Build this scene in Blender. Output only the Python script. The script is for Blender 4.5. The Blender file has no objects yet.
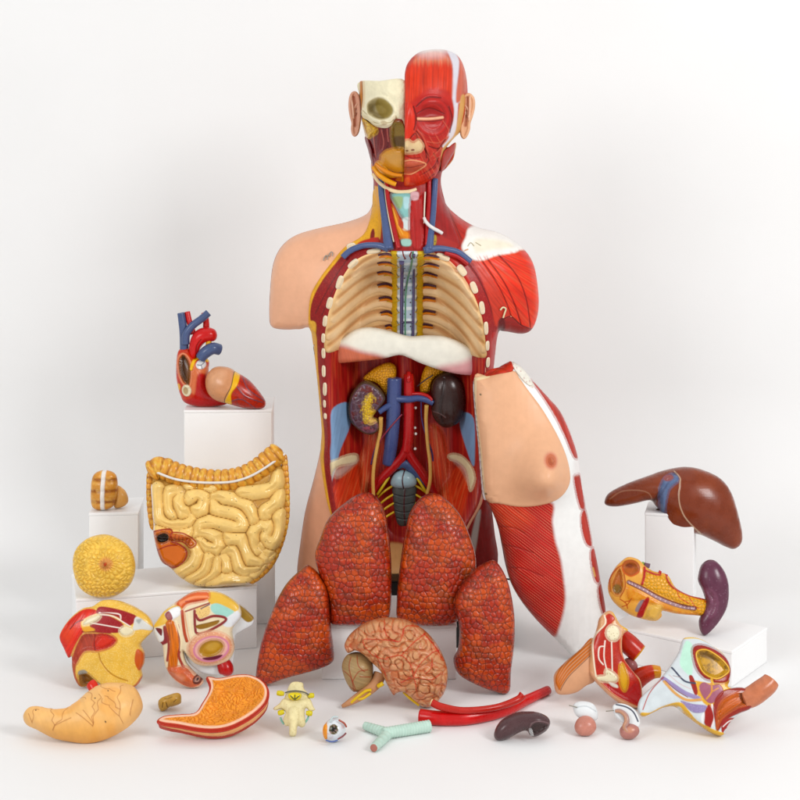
import bpy, math
import numpy as np
C = bpy.context.scene.collection
SC = bpy.context.scene
R = math.radians
# ---------------------------------------------------------------- camera numbers: level camera, focal length in photo pixels
F, CAMH, CAMD, HOR = 1504.0, 0.691, 2.0, 130.0
rng = np.random.RandomState(7)

def P(px, py, d):
    """point that lies d metres in front of the lens, seen at photo pixel px,py"""
    return np.array([(px-400.0)*d/F, d-CAMD, CAMH-(py-HOR)*d/F])

def floor_d(py, z=0.0):
    return F*(CAMH-z)/(py-HOR)

def ONF(px, py, z=0.0):
    """point at height z above the floor seen at px,py"""
    return P(px, py, floor_d(py, z))

def lin(h):
    if not isinstance(h, str): return np.array(h, float)
    h = h.lstrip('#')
    v = np.array([int(h[i:i+2], 16)/255.0 for i in (0, 2, 4)])
    return np.where(v <= .04045, v/12.92, ((v+.055)/1.055)**2.4)

def Z(ox, oy, k):
    return lambda *pts: [(p[0]/k+ox, p[1]/k+oy) for p in pts]

# ---------------------------------------------------------------- numeric helpers
TAB = rng.rand(256, 256); TAB2 = rng.rand(256, 256); TAB3 = rng.rand(256, 256)
def vn(x, y):
    xi = np.floor(x).astype(int); yi = np.floor(y).astype(int)
    fx = x-xi; fy = y-yi
    fx = fx*fx*(3-2*fx); fy = fy*fy*(3-2*fy)
    a = TAB[xi & 255, yi & 255]; b = TAB[(xi+1) & 255, yi & 255]
    c = TAB[xi & 255, (yi+1) & 255]; d = TAB[(xi+1) & 255, (yi+1) & 255]
    return (a*(1-fx)+b*fx)*(1-fy)+(c*(1-fx)+d*fx)*fy
def fbm(x, y, o=4):
    s = 0; a = .5; t = 0
    for i in range(o):
        s = s+a*vn(x*2**i+17*i, y*2**i+31*i); t += a; a *= .5
    return s/t
def voro(x, y, jit=.8, hexa=0.):
    xi = np.floor(x).astype(int); yi = np.floor(y).astype(int)
    f1 = np.full(x.shape, 9.); f2 = np.full(x.shape, 9.); idr = np.zeros(x.shape)
    for dx in (-1, 0, 1):
        for dy in (-1, 0, 1):
            cx = xi+dx; cy = yi+dy
            jx = TAB[cx & 255, cy & 255]; jy = TAB2[cx & 255, cy & 255]
            d = np.hypot(cx+.5+hexa*.5*((cy & 1)-.5)*2*.5+jit*(jx-.5)-x, cy+.5+jit*(jy-.5)-y)
            m = d < f1
            f2 = np.where(m, f1, np.minimum(f2, d))
            idr = np.where(m, TAB3[cx & 255, cy & 255], idr)
            f1 = np.where(m, d, f1)
    return f1, f2, idr
def sst(a, b, x):
    t = np.clip((x-a)/(b-a), 0, 1); return t*t*(3-2*t)
def spline(pts, n=5, closed=True):
    p = np.array(pts, float)
    if len(p) < 3 or n <= 1: return p
    k = len(p); out = []
    for i in range(k if closed else k-1):
        if closed: a, b, c, d = p[i-1], p[i], p[(i+1) % k], p[(i+2) % k]
        else: a, b, c, d = p[max(i-1, 0)], p[i], p[i+1], p[min(i+2, k-1)]
        for t in np.arange(n)/n:
            out.append(.5*((2*b)+(c-a)*t+(2*a-5*b+4*c-d)*t*t+(3*b-a-3*c+d)*t**3))
    if not closed: out.append(p[-1])
    return np.array(out)
def segdist(X, Y, pts, closed):
    """distance, nearest point and running parameter along the line"""
    D = np.full(X.shape, 1e9); NX = np.zeros(X.shape); NY = np.zeros(X.shape); TT = np.zeros(X.shape)
    k = len(pts); L = 0.
    for i in range(k if closed else k-1):
        a = pts[i]; b = pts[(i+1) % k]; ab = b-a; l2 = ab@ab
        if l2 < 1e-12: continue
        t = np.clip(((X-a[0])*ab[0]+(Y-a[1])*ab[1])/l2, 0, 1)
        qx = a[0]+t*ab[0]; qy = a[1]+t*ab[1]
        d = (X-qx)**2+(Y-qy)**2
        m = d < D
        D = np.where(m, d, D); NX = np.where(m, qx, NX); NY = np.where(m, qy, NY); TT = np.where(m, L+t*math.sqrt(l2), TT)
        L += math.sqrt(l2)
    return np.sqrt(D), NX, NY, TT, L
def inside(X, Y, pts):
    r = np.zeros(X.shape, bool); k = len(pts)
    for i in range(k):
        x1, y1 = pts[i]; x2, y2 = pts[(i+1) % k]
        if y1 == y2: continue
        r ^= ((y1 > Y) != (y2 > Y)) & (X < (x2-x1)*(Y-y1)/(y2-y1)+x1)
    return r
def sdf(X, Y, pts):
    d, nx, ny, _, _ = segdist(X, Y, pts, True)
    return np.where(inside(X, Y, pts), d, -d), nx, ny
def sdf_box(X, Y, pts, m=4.):
    out = np.full(X.shape, -m)
    lo = pts.min(0)-m; hi = pts.max(0)+m
    k = (X > lo[0]) & (X < hi[0]) & (Y > lo[1]) & (Y < hi[1])
    if k.any(): out[k] = sdf(X[k], Y[k], pts)[0]
    return out

def poisson(pts, N=52):
    """smooth inflation: returns f(X,Y,sd) -> u, 0 on the rim, 1 at the fattest point"""
    lo = pts.min(0); hi = pts.max(0); h = max(hi-lo)/N
    nx = int((hi[0]-lo[0])/h)+5; ny = int((hi[1]-lo[1])/h)+5
    gx = lo[0]-2*h+np.arange(nx)*h; gy = lo[1]-2*h+np.arange(ny)*h
    X, Y = np.meshgrid(gx, gy, indexing='ij')
    s = sdf(X, Y, pts)[0]; M = s > 0
    u = np.where(M, s, 0.)
    I, J = np.meshgrid(np.arange(nx), np.arange(ny), indexing='ij')
    om = 2/(1+math.sin(math.pi/max(nx, ny)))
    for it in range(160):
        for par in (0, 1):
            K = M & ((I+J) % 2 == par)
            K[0] = K[-1] = False; K[:, 0] = K[:, -1] = False
            av = np.zeros_like(u)
            av[1:-1, 1:-1] = .25*(u[2:, 1:-1]+u[:-2, 1:-1]+u[1:-1, 2:]+u[1:-1, :-2]+h*h)
            u = np.where(K, u+om*(av-u), u)
    w = np.where(s > .6*h, u/np.maximum(s, 1e-6), 0.); ok = s > .6*h
    for it in range(5):
        wp = np.pad(w*ok, 1); op = np.pad(ok.astype(float), 1)
        sm = sum(wp[1+a:1+a+nx, 1+b:1+b+ny] for a in (-1, 0, 1) for b in (-1, 0, 1))
        sc = sum(op[1+a:1+a+nx, 1+b:1+b+ny] for a in (-1, 0, 1) for b in (-1, 0, 1))
        new = (~ok) & (sc > 0)
        w = np.where(new, sm/np.maximum(sc, 1), w); ok = ok | new
    um = u.max()
    def f(X, Y, sd):
        a = np.clip((X-gx[0])/h, 0, nx-1.001); b = np.clip((Y-gy[0])/h, 0, ny-1.001)
        i = a.astype(int); j = b.astype(int); fa = a-i; fb = b-j
        ww = (w[i, j]*(1-fa)+w[i+1, j]*fa)*(1-fb)+(w[i, j+1]*(1-fa)+w[i+1, j+1]*fa)*fb
        ub = (u[i, j]*(1-fa)+u[i+1, j]*fa)*(1-fb)+(u[i, j+1]*(1-fa)+u[i+1, j+1]*fa)*fb
        k = sst(1.2*h, 3.2*h, sd)
        return np.clip((np.maximum(sd, 0)*ww*(1-k)+ub*k)/um, 0, 1.2)
    return f

# ---------------------------------------------------------------- materials
MATS = {}
def mat(kind='plastic'):
    if kind in MATS: return MATS[kind]
    ro, coat, bump, bs, var = dict(plastic=(.42, .12, .06, 900, .05), skin=(.40, .05, .05, 1400, .03), gloss=(.26, .35, .05, 700, .05),
        cut=(.5, .05, .09, 1100, .07), bone=(.5, .0, .08, 1000, .05), matte=(.65, 0, .08, 900, .06), wet=(.16, .5, .03, 600, .05))[kind]
    m = bpy.data.materials.new('painted_'+kind); m.use_nodes = True
    nt = m.node_tree; N = nt.nodes; L = nt.links; b = N['Principled BSDF']
    at = N.new('ShaderNodeAttribute'); at.attribute_name = 'Col'
    tc = N.new('ShaderNodeTexCoord')
    n1 = N.new('ShaderNodeTexNoise'); n1.inputs['Scale'].default_value = 90; n1.inputs['Detail'].default_value = 5
    mr = N.new('ShaderNodeMapRange'); mr.inputs['To Min'].default_value = 1-var; mr.inputs['To Max'].default_value = 1+var
    mr.inputs['From Min'].default_value = .3; mr.inputs['From Max'].default_value = .7
    mu = N.new('ShaderNodeVectorMath'); mu.operation = 'SCALE'
    L.new(tc.outputs['Object'], n1.inputs['Vector']); L.new(n1.outputs['Fac'], mr.inputs['Value'])
    L.new(at.outputs['Color'], mu.inputs[0]); L.new(mr.outputs[0], mu.inputs['Scale'])
    L.new(mu.outputs[0], b.inputs['Base Color'])
    r2 = N.new('ShaderNodeMapRange'); r2.inputs['To Min'].default_value = ro-.08; r2.inputs['To Max'].default_value = ro+.12
    r2.inputs['From Min'].default_value = .3; r2.inputs['From Max'].default_value = .7
    L.new(n1.outputs['Fac'], r2.inputs['Value']); L.new(r2.outputs[0], b.inputs['Roughness'])
    n2 = N.new('ShaderNodeTexNoise'); n2.inputs['Scale'].default_value = bs; n2.inputs['Detail'].default_value = 3
    L.new(tc.outputs['Object'], n2.inputs['Vector'])
    bp = N.new('ShaderNodeBump'); bp.inputs['Strength'].default_value = bump*2; bp.inputs['Distance'].default_value = .001
    L.new(n2.outputs['Fac'], bp.inputs['Height']); L.new(bp.outputs[0], b.inputs['Normal'])
    b.inputs['Coat Weight'].default_value = coat*.6; b.inputs['Coat Roughness'].default_value = .15
    b.inputs['Specular IOR Level'].default_value = .15 if kind == 'matte' else .27
    MATS[kind] = m; return m

# ---------------------------------------------------------------- things and meshes
def thing(name, label, cat, base, group=None):
    o = bpy.data.objects.new(name, None); C.objects.link(o)
    o.location = base; o.empty_display_size = .01
    o['label'] = label; o['category'] = cat
    if group: o['group'] = group
    return o
def mesh(name, V, faces, parent=None, col=None, m='plastic', smooth=True, label=None, split=None):
    """V world points; the mesh keeps its points relative to its thing's base"""
    V = np.asarray(V, float)
    par = parent
    off = np.zeros(3)
    while par is not None:
        off = off+np.array(par.location); par = par.parent
    V = V-off
    me = bpy.data.meshes.new(name)
    me.vertices.add(len(V)); me.vertices.foreach_set('co', V.astype(np.float32).ravel())
    F4 = [f for f in faces if len(f)]
    tot = sum(f.shape[0]*f.shape[1] for f in F4); nf = sum(f.shape[0] for f in F4)
    me.loops.add(tot); me.loops.foreach_set('vertex_index', np.concatenate([f.ravel() for f in F4]).astype(np.int32))
    me.polygons.add(nf)
    ls = []; c = 0
    for f in F4:
        ls.append(c+np.arange(f.shape[0])*f.shape[1]); c += f.size
    me.polygons.foreach_set('loop_start', np.concatenate(ls).astype(np.int32))
    me.polygons.foreach_set('use_smooth', np.full(nf, smooth))
    me.update(calc_edges=True); me.validate()
    if col is not None:
        a = me.color_attributes.new('Col', 'FLOAT_COLOR', 'POINT')
        # enamel paints: a touch more pigment, reds on the scarlet side
        lu = col@np.array([.3, .55, .15]); col = lu[:, None]+(col-lu[:, None])*1.06
        rd = sst(2.2, 5., col[:, 0]/np.maximum(np.maximum(col[:, 1], col[:, 2]), .01))
        col = col*(1+rd[:, None]*np.array([.10, .30, -.22]))
        cc = np.ones((len(V), 4), np.float32); cc[:, :3] = np.clip(col, .003, .9)
        a.data.foreach_set('color', cc.ravel())
    me.materials.append(mat(m) if isinstance(m, str) else m)
    o = bpy.data.objects.new(name, me); C.objects.link(o)
    if parent is not None: o.parent = parent
    if label: o['label'] = label
    return o

class Frame:
    """a plane through the photo pixel px,py at distance d, leaning back and turned; heights stand out of it, in pixels"""
    def __init__(s, px, py, d, lean=0, yaw=0):
        s.o = P(px, py, d); a = R(lean); y = R(yaw); s.s = d/F; s.d = d
        n = np.array([0, -math.cos(a), math.sin(a)])
        s.n = np.array([n[0]*math.cos(y)-n[1]*math.sin(y), n[0]*math.sin(y)+n[1]*math.cos(y), n[2]])
        s.cam = np.array([0, -CAMD, CAMH])
    def at(s, X, Y, h=0.):
        X = np.asarray(X, float); Y = np.asarray(Y, float)
        ray = np.stack([(X-400)/F, np.ones_like(X), -(Y-HOR)/F], -1)
        t = ((s.o-s.cam)@s.n)/(ray@s.n)
        return s.cam+ray*t[..., None]+np.asarray(h)[..., None]*s.s*s.n

class Ctx:
    def __init__(s, X, Y, sd, u, base):
        s.X, s.Y, s.sd, s.u = X, Y, sd, u
        s.col = np.tile(lin(base), (len(X), 1)); s.h = np.zeros(len(X))
    def mix(s, w, col):
        w = w[:, None]; s.col = s.col*(1-w)+lin(col)*w
    def fill(s, pts, col=None, soft=.7, h=0., hs=None, a=1., n=5):
        p = spline(pts, n); hs = hs or soft
        q = sdf_box(s.X, s.Y, p, max(soft, hs)+1)
        w = sst(-soft, soft, q)*a
        if col is not None: s.mix(w, col)
        if h: s.h += h*sst(-.3, hs, q)
        return w
    def line(s, pts, wd, col=None, soft=.5, h=0., a=1., n=5, closed=False, r=None):
        p = spline(pts, n, closed)
        m = wd/2+soft+1
        lo = p.min(0)-m; hi = p.max(0)+m
        k = np.where((s.X > lo[0]) & (s.X < hi[0]) & (s.Y > lo[1]) & (s.Y < hi[1]))[0]
        W = np.zeros(len(s.X))
        if len(k):
            d = segdist(s.X[k], s.Y[k], p, closed)[0]
            W[k] = (1-sst(wd/2-soft, wd/2+soft, d))*a
            if h: s.h[k] += h*np.sqrt(np.clip(1-(d/(wd/2+.3))**2, 0, 1))
        if col is not None: s.mix(W, col)
        return W
    def oval(s, x, y, rx, ry, ang=0, col=None, soft=.6, h=0., hs=None, a=1.):
        t = np.linspace(0, 2*math.pi, 17)[:-1]; c, n = math.cos(R(ang)), math.sin(R(ang))
        return s.fill([(x+rx*math.cos(q)*c-ry*math.sin(q)*n, y+rx*math.cos(q)*n+ry*math.sin(q)*c) for q in t], col, soft, h, hs, a, 3)
    def blur(s, g, n=2):
        ix = np.rint((s.X-s.X.min())/g).astype(int)+1; iy = np.rint((s.Y-s.Y.min())/g).astype(int)+1
        A = np.zeros((ix.max()+2, iy.max()+2)); B = np.zeros_like(A); A[ix, iy] = s.h; B[ix, iy] = 1
        for _ in range(n):
            f = lambda M: sum(np.roll(np.roll(M, a, 0), b, 1) for a in (-1, 0, 1) for b in (-1, 0, 1))
            A, B = f(A*(B > 0)), f((B > 0).astype(float)); A = A/np.maximum(B, 1)
        s.h = A[ix, iy]
    def dots(s, pts, r, col, h=0.):
        for x, y in pts: s.oval(x, y, r, r, 0, col, .35, h)
    def speck(s, size, dens, col, a=1., mask=1., r=.3):
        f1, f2, i = voro(s.X/size+3.1, s.Y/size+7.7)
        s.mix((1-sst(r*.6, r, f1))*(i < dens)*a*mask, col)
    def tint(s, scale, amt, o=4, mask=1., col=None, seed=0.):
        n = fbm(s.X/scale+seed, s.Y/scale-seed, o)
        if col is None: s.col *= (1+amt*mask*2*(n-.5))[:, None]
        else: s.mix(sst(.45, .7, n)*amt*mask, col)
        return n
    def lump(s, scale, amt, mask=1., o=3):
        s.h += amt*(fbm(s.X/scale+5, s.Y/scale+9, o)-.5)*2*mask
    def fib(s, ang, per, amt, mask=1., h=0., ln=14, col=None, across=None, along=None):
        if across is None:
            c, n = math.cos(R(ang)), math.sin(R(ang))
            along = s.X*c+s.Y*n; across = -s.X*n+s.Y*c
        v = vn(across/per, along/(per*ln))*.6+vn(across/per*2.3+40, along/(per*ln))*.4
        if col is None: s.col *= (1+amt*2*(v-.5)*mask)[:, None]
        else: s.mix(sst(.5, .75, v)*amt*mask, col)
        s.h += h*(v-.5)*mask
    def cells(s, size, lw, col, h=0., mask=1., a=1., sx=1., var=0., warp=0., jit=.8, hexa=0., dome=0.):
        wx = warp*(fbm(s.X/9, s.Y/9)-.5) if warp else 0; wy = warp*(fbm(s.X/9+50, s.Y/9)-.5) if warp else 0
        f1, f2, i = voro((s.X+wx)/size/sx, (s.Y+wy)/size, jit, hexa)
        e = f2-f1
        if var: s.col *= (1+var*2*(i-.5)*mask)[:, None]
        s.mix((1-sst(lw*.4, lw, e))*a*mask, col)
        s.h += h*sst(0, .45, e)*mask
        if dome: s.h += dome*np.sqrt(np.clip(1-(f1/.75)**2, 0, 1))*mask*sst(0, .25, e)
        return i

def relief(name, outline, fr, T, Tb, paint=None, base='#cccccc', parent=None, m='plastic', g=.7, shape='dome', bev=5., pw=1., hfun=None, th=2., n=5, off=0., label=None, back=None):
    """a closed body grown out of an outline: front height T and back height Tb in pixels"""
    pts = spline(outline, n)
    lo = pts.min(0)-g*1.5; hi = pts.max(0)+g*1.5
    nx = int((hi[0]-lo[0])/g)+2; ny = int((hi[1]-lo[1])/g)+2
    X, Y = np.meshgrid(lo[0]+np.arange(nx)*g, lo[1]+np.arange(ny)*g, indexing='ij')
    sd, qx, qy = sdf(X, Y, pts)
    ins = sd > .2*g
    cell = ins[:-1, :-1] | ins[1:, :-1] | ins[:-1, 1:] | ins[1:, 1:]
    used = np.zeros_like(ins)
    used[:-1, :-1] |= cell; used[1:, :-1] |= cell; used[:-1, 1:] |= cell; used[1:, 1:] |= cell
    rim = used & ~ins
    X = np.where(rim, qx, X); Y = np.where(rim, qy, Y); sd = np.where(rim, 0., sd)
    idx = -np.ones(ins.shape, int); idx[used] = np.arange(used.sum())
    x = X[used]; y = Y[used]; s = sd[used]; rm = rim[used]
    if shape == 'dome' or hfun is None and shape != 'slab':
        u = poisson(pts)(x, y, s); prof = np.power(u, .5*pw)
    else:
        u = np.clip(s/max(s.max(), 1e-6), 0, 1)
    if shape == 'slab':
        t = 1-np.clip(s/bev, 0, 1); prof = np.sqrt(np.clip(1-t*t, 0, 1))
    c = Ctx(x, y, s, u, base)
    if paint: paint(c)
    edge = np.sqrt(np.clip(1-(1-np.clip(s/3., 0, 1))**2, 0, 1))
    if hfun is not None:
        hb0 = hfun(x, y); e2 = np.sqrt(np.clip(1-(1-np.clip(s/max(th, .5), 0, 1))**2, 0, 1))
        hf = hb0-th*(1-e2)+c.h*edge; hb = hb0-th*(1+(0 if back is None else back)*e2)
    else:
        hf = T*prof+c.h*edge; hb = -Tb*prof
    hf = hf+off; hb = hb+off
    hf = np.maximum(hf, hb+.15*(~rm)); 
    hf = np.where(rm, hb, hf)
    Vf = fr.at(x, y, hf); nv = len(x)
    bi = np.where(rm, np.arange(nv), -1); nb = (~rm).sum(); bi[~rm] = nv+np.arange(nb)
    V = np.vstack([Vf, fr.at(x[~rm], y[~rm], hb[~rm])])
    I, J = np.where(cell)
    a = idx[I, J]; b = idx[I+1, J]; cc = idx[I+1, J+1]; d = idx[I, J+1]
    q = np.stack([a, d, cc, b], 1); qb = np.stack([bi[a], bi[b], bi[cc], bi[d]], 1)
    col = np.vstack([c.col, c.col[~rm]])
    return mesh(name, V, [q, qb], parent, col, m, True, label)

def tube(name, pts, rad, col, parent=None, m='plastic', seg=14, n=6, paint=None, flat=None, cap=True, label=None):
    """pts: world points; rad: radii in metres"""
    p = np.array(pts, float); rad = np.array(rad if np.ndim(rad) else [rad]*len(p), float)
    q = spline(np.column_stack([p, rad]), n, False)
    if len(p) == 2: q = np.array([np.append(p[0], rad[0])*(1-t)+np.append(p[1], rad[1])*t for t in np.linspace(0, 1, 9)])
    c = q[:, :3]; r = np.maximum(q[:, 3], 1e-5)
    tg = np.gradient(c, axis=0); tg /= np.linalg.norm(tg, axis=1)[:, None]+1e-12
    up = np.array([0, -1., .01]) if abs(tg[0][1]) < .9 else np.array([0, 0, 1.])
    k = len(c); V = []; ts = []
    N0 = up-tg[0]*(up@tg[0]); N0 /= np.linalg.norm(N0)
    rings = []
    for i in range(k):
        N0 = N0-tg[i]*(N0@tg[i]); N0 /= np.linalg.norm(N0); B = np.cross(tg[i], N0)
        rings.append((c[i], N0.copy(), B, r[i], i/(k-1), tg[i]))
    full = []
    if cap:   # rounded lip and flat end
        for f, g_ in ((.05, .0), (.7, .0), (.93, .03)):
            full.append((rings[0][0]+rings[0][5]*(g_*rings[0][3]-.06*rings[0][3]), rings[0][1], rings[0][2], rings[0][3]*f, 0.))
    full += [(a, b, d, e, f) for a, b, d, e, f, _ in rings]
    if cap:
        for f, g_ in ((.93, .03), (.7, .06), (.05, .06)):
            full.append((rings[-1][0]+rings[-1][5]*(g_*rings[-1][3]), rings[-1][1], rings[-1][2], rings[-1][3]*f, 1.))
    th = np.linspace(0, 2*math.pi, seg+1)[:-1]
    for a, b, d, e, f in full:
        fl = flat or 1.
        V.append(a+e*(np.cos(th)[:, None]*b*fl+np.sin(th)[:, None]*d)); ts.append(np.full(seg, f))
    K = len(V); V = np.vstack(V); ts = np.concatenate(ts)
    i, j = np.meshgrid(np.arange(K-1), np.arange(seg), indexing='ij'); j2 = (j+1) % seg
    q4 = np.stack([i*seg+j, i*seg+j2, (i+1)*seg+j2, (i+1)*seg+j], -1).reshape(-1, 4)
    caps = [np.arange(seg)[None, ::-1], (np.arange(seg)+(K-1)*seg)[None]]
    colr = np.tile(lin(col), (len(V), 1))
    if paint: colr = paint(colr, ts, np.tile(th, K), V)
    return mesh(name, V, [q4]+caps, parent, colr, m, True, label)

def ftube(name, fr, pts, col, parent=None, **k):
    """tube laid over a frame: pts are (px, py, height px, radius px)"""
    a = np.array(pts, float)
    return tube(name, fr.at(a[:, 0], a[:, 1], a[:, 2]), a[:, 3]*fr.s, col, parent, **k)

def ball(name, c, rad, col, parent=None, m='plastic', paint=None, rot=None, n=(32, 20), disp=None, label=None):
    nu, nv_ = n
    th = np.linspace(0, 2*math.pi, nu+1)[:-1]; ph = np.linspace(0.02, math.pi-.02, nv_)
    A, B = np.meshgrid(th, ph, indexing='ij')
    U = np.stack([np.cos(A)*np.sin(B), np.sin(A)*np.sin(B), np.cos(B)], -1).reshape(-1, 3)
    rr = np.ones(len(U)) if disp is None else disp(U)
    V = U*np.array(rad)*rr[:, None]
    if rot is not None:
        import mathutils
        V = V@np.array(mathutils.Euler([R(x) for x in rot]).to_matrix()).T
    V = V+np.array(c)
    i, j = np.meshgrid(np.arange(nu), np.arange(nv_-1), indexing='ij'); i2 = (i+1) % nu
    q = np.stack([i*nv_+j, i*nv_+j+1, i2*nv_+j+1, i2*nv_+j], -1).reshape(-1, 4)
    caps = [(np.arange(nu)*nv_)[None], (np.arange(nu)*nv_+nv_-1)[None, ::-1]]
    colr = np.tile(lin(col), (len(V), 1))
    if paint: colr = paint(colr, U)
    return mesh(name, V, [q]+caps, parent, colr, m, True, label)

def settle(t, z=0.):
    """set a thing down on what carries it: slide it along its line of sight until its lowest point touches"""
    lo = 1e9
    for c in t.children_recursive:
        n = len(c.data.vertices); a = np.empty(n*3, np.float32); c.data.vertices.foreach_get('co', a)
        lo = min(lo, float(a[2::3].min()))
    dz = z-(lo+t.location.z)
    ray = np.array(t.location)-np.array([0, -CAMD, CAMH]); k = dz/ray[2]
    k = max(-.06, min(.06, k))
    t.location = np.array(t.location)+ray*k
# ---------------------------------------------------------------- camera
cam = bpy.data.cameras.new('camera'); co = bpy.data.objects.new('camera', cam); C.objects.link(co)
co.location = (0, -CAMD, CAMH); co.rotation_euler = (R(90), 0, 0)
cam.sensor_width = 36; cam.lens = F/800*36; cam.shift_y = -(400-HOR)/800; cam.clip_end = 100; cam.clip_start = .05
SC.camera = co

# ---------------------------------------------------------------- setting: one white paper sweep, floor curving up into backdrop
def paper(name, val, rough, kind):
    m = bpy.data.materials.new(name); m.use_nodes = True
    nt = m.node_tree; N = nt.nodes; L = nt.links; b = N['Principled BSDF']
    tc = N.new('ShaderNodeTexCoord')
    n = N.new('ShaderNodeTexNoise'); n.inputs['Scale'].default_value = 3 if kind == 'sweep' else 14; n.inputs['Detail'].default_value = 6
    L.new(tc.outputs['Object'], n.inputs['Vector'])
    r = N.new('ShaderNodeValToRGB')
    v = val
    r.color_ramp.elements[0].position = .3; r.color_ramp.elements[0].color = (v*.968, v*.967, v*.964, 1)
    r.color_ramp.elements[1].position = .7; r.color_ramp.elements[1].color = (v, v, v, 1)
    L.new(n.outputs['Fac'], r.inputs[0]); L.new(r.outputs[0], b.inputs['Base Color'])
    b.inputs['Roughness'].default_value = rough; b.inputs['Specular IOR Level'].default_value = .3
    n2 = N.new('ShaderNodeTexNoise'); n2.inputs['Scale'].default_value = 420; n2.inputs['Detail'].default_value = 4
    L.new(tc.outputs['Object'], n2.inputs['Vector'])
    bp = N.new('ShaderNodeBump'); bp.inputs['Strength'].default_value = .12; bp.inputs['Distance'].default_value = .0006
    L.new(n2.outputs['Fac'], bp.inputs['Height']); L.new(bp.outputs[0], b.inputs['Normal'])
    return m
SWEEP = paper('white_paper', .83, .6, 'sweep'); WHITE = paper('white_board', .88, .45, 'board'); FLOOR = paper('white_table_paper', .83, .6, 'sweep')

def sheet(name, prof, x0, x1, m, nx=2):
    V = [(x, y, z) for (y, z) in prof for x in np.linspace(x0, x1, nx)]
    k = len(prof)
    q = np.array([(i*nx+j, i*nx+j+1, (i+1)*nx+j+1, (i+1)*nx+j) for i in range(k-1) for j in range(nx-1)])
    o = mesh(name, V, [q], None, None, m, True); o['kind'] = 'structure'; return o
SY, RAD = .26, .27
sheet('floor', [(-2.6, 0), (-1.2, 0), (SY, 0)], -3, 3, FLOOR)
arc = [(SY+RAD*math.sin(t), RAD-RAD*math.cos(t)) for t in np.linspace(0, math.pi/2, 24)]
sheet('backdrop', arc+[(SY+RAD, 1.2), (SY+RAD, 3.2)], -3, 3, SWEEP)

# ---------------------------------------------------------------- white display boxes
import bmesh
def box(name, corner, w, dp, h, yaw, label, group='white display boxes'):
    """corner: front lower left corner; a board box with softened edges and a lid seam"""
    t = thing(name, label, 'box', corner, group)
    def part(nm, z0, z1, grow):
        bm = bmesh.new(); bmesh.ops.create_cube(bm, size=1)
        cy, sy = math.cos(R(yaw)), math.sin(R(yaw))
        for v in bm.verts:
            a = (v.co.x+.5)*(w+2*grow)-grow; b_ = (v.co.y+.5)*(dp+2*grow)-grow; c = z0+(v.co.z+.5)*(z1-z0)
            v.co = (a*cy-b_*sy, a*sy+b_*cy, c)
        bmesh.ops.bevel(bm, geom=bm.edges[:], offset=.0012, segments=2, affect='EDGES', profile=.5)
        me = bpy.data.meshes.new(nm); bm.to_mesh(me); bm.free()
        me.materials.append(WHITE)
        o = bpy.data.objects.new(nm, me); C.objects.link(o); o.parent = t
        return o
    part('carcass', .0, h-.004, 0); part('top_board', h-.0042, h, .0006)
    return t
def dir2(yaw): return np.array([math.cos(R(yaw)), math.sin(R(yaw)), 0])

c0 = ONF(76, 664); c1 = ONF(257, 648)
yawL = math.degrees(math.atan2(c1[1]-c0[1], c1[0]-c0[0])); wL = float(np.linalg.norm(c1-c0))
box('display_box', c0, wL, .115, .084, yawL, 'long low white box under the yellow intestine and breast gland models')
# heart riser and the box behind the intestine
pz = .295; q = P(184, 411, 2.125); 
box('display_box', (q[0], q[1], 0), .124, .10, pz, 3, 'tall white box with the open heart model on its top')
q = P(226, 600, 2.10)
box('display_box', (q[0]+.01, q[1], 0), .058, .02, .19, 4, 'narrow white box in shadow behind the intestine, edge showing beside the lungs')
q = P(89, 511, 2.085)
box('display_box', (q[0], q[1], 0), .068, .085, .160, 5, 'small upright white box at far left carrying the little banded colon piece')
# lungs box
q0 = ONF(322, 679.5)
box('display_box', q0, .169, .14, .069, 0, 'low white box under the two raised lungs, behind the brain')
# right boxes
a = P(611, 624.5, floor_d(624.5, .045)); b = P(732, 651, floor_d(651, .045))
yawR = math.degrees(math.atan2(b[1]-a[1], b[0]-a[0])); wR = float(np.linalg.norm((b-a)[:2]))
box('display_box', (a[0], a[1], 0), wR, .11, .045, yawR, 'low white box set at an angle under the pancreas and spleen model')
q = P(645, 519, 2.10)
box('display_box', (q[0], q[1], 0), .067, .065, .157, -14, 'upright white box at the right holding up the brown liver')

# ---------------------------------------------------------------- lamps of the studio
def area(name, loc, tgt, sx, sy, watts, col=(1, 1, 1)):
    l = bpy.data.lights.new(name, 'AREA'); l.shape = 'RECTANGLE'; l.size = sx; l.size_y = sy; l.energy = watts; l.color = col
    o = bpy.data.objects.new(name, l); C.objects.link(o); o.location = loc
    import mathutils
    dv = mathutils.Vector(tgt)-mathutils.Vector(loc)
    o.rotation_euler = dv.to_track_quat('-Z', 'Y').to_euler()
    return o
area('softbox', (-1.45, -1.9, 1.3), (0, 0, .35), .85, .85, 17, (1, 1, 1))
area('softbox', (1.5, -1.65, 1.45), (-.05, .1, .38), .7, .7, 27, (1, 1, 1))
area('overhead_softbox', (0, -.2, 2.4), (0, .05, 0), 2.0, 1.4, 4, (1, 1, 1))
w = bpy.data.worlds.new('World'); SC.world = w; w.use_nodes = True
w.node_tree.nodes['Background'].inputs[0].default_value = (1, .99, .975, 1)
w.node_tree.nodes['Background'].inputs[1].default_value = .65
SC.view_settings.view_transform = 'Standard'; SC.view_settings.look = 'None'; SC.view_settings.gamma = 1
SC.view_settings.exposure = 0.0
SC.render.engine = 'CYCLES'; SC.cycles.max_bounces = 6; SC.cycles.use_denoising = True
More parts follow.
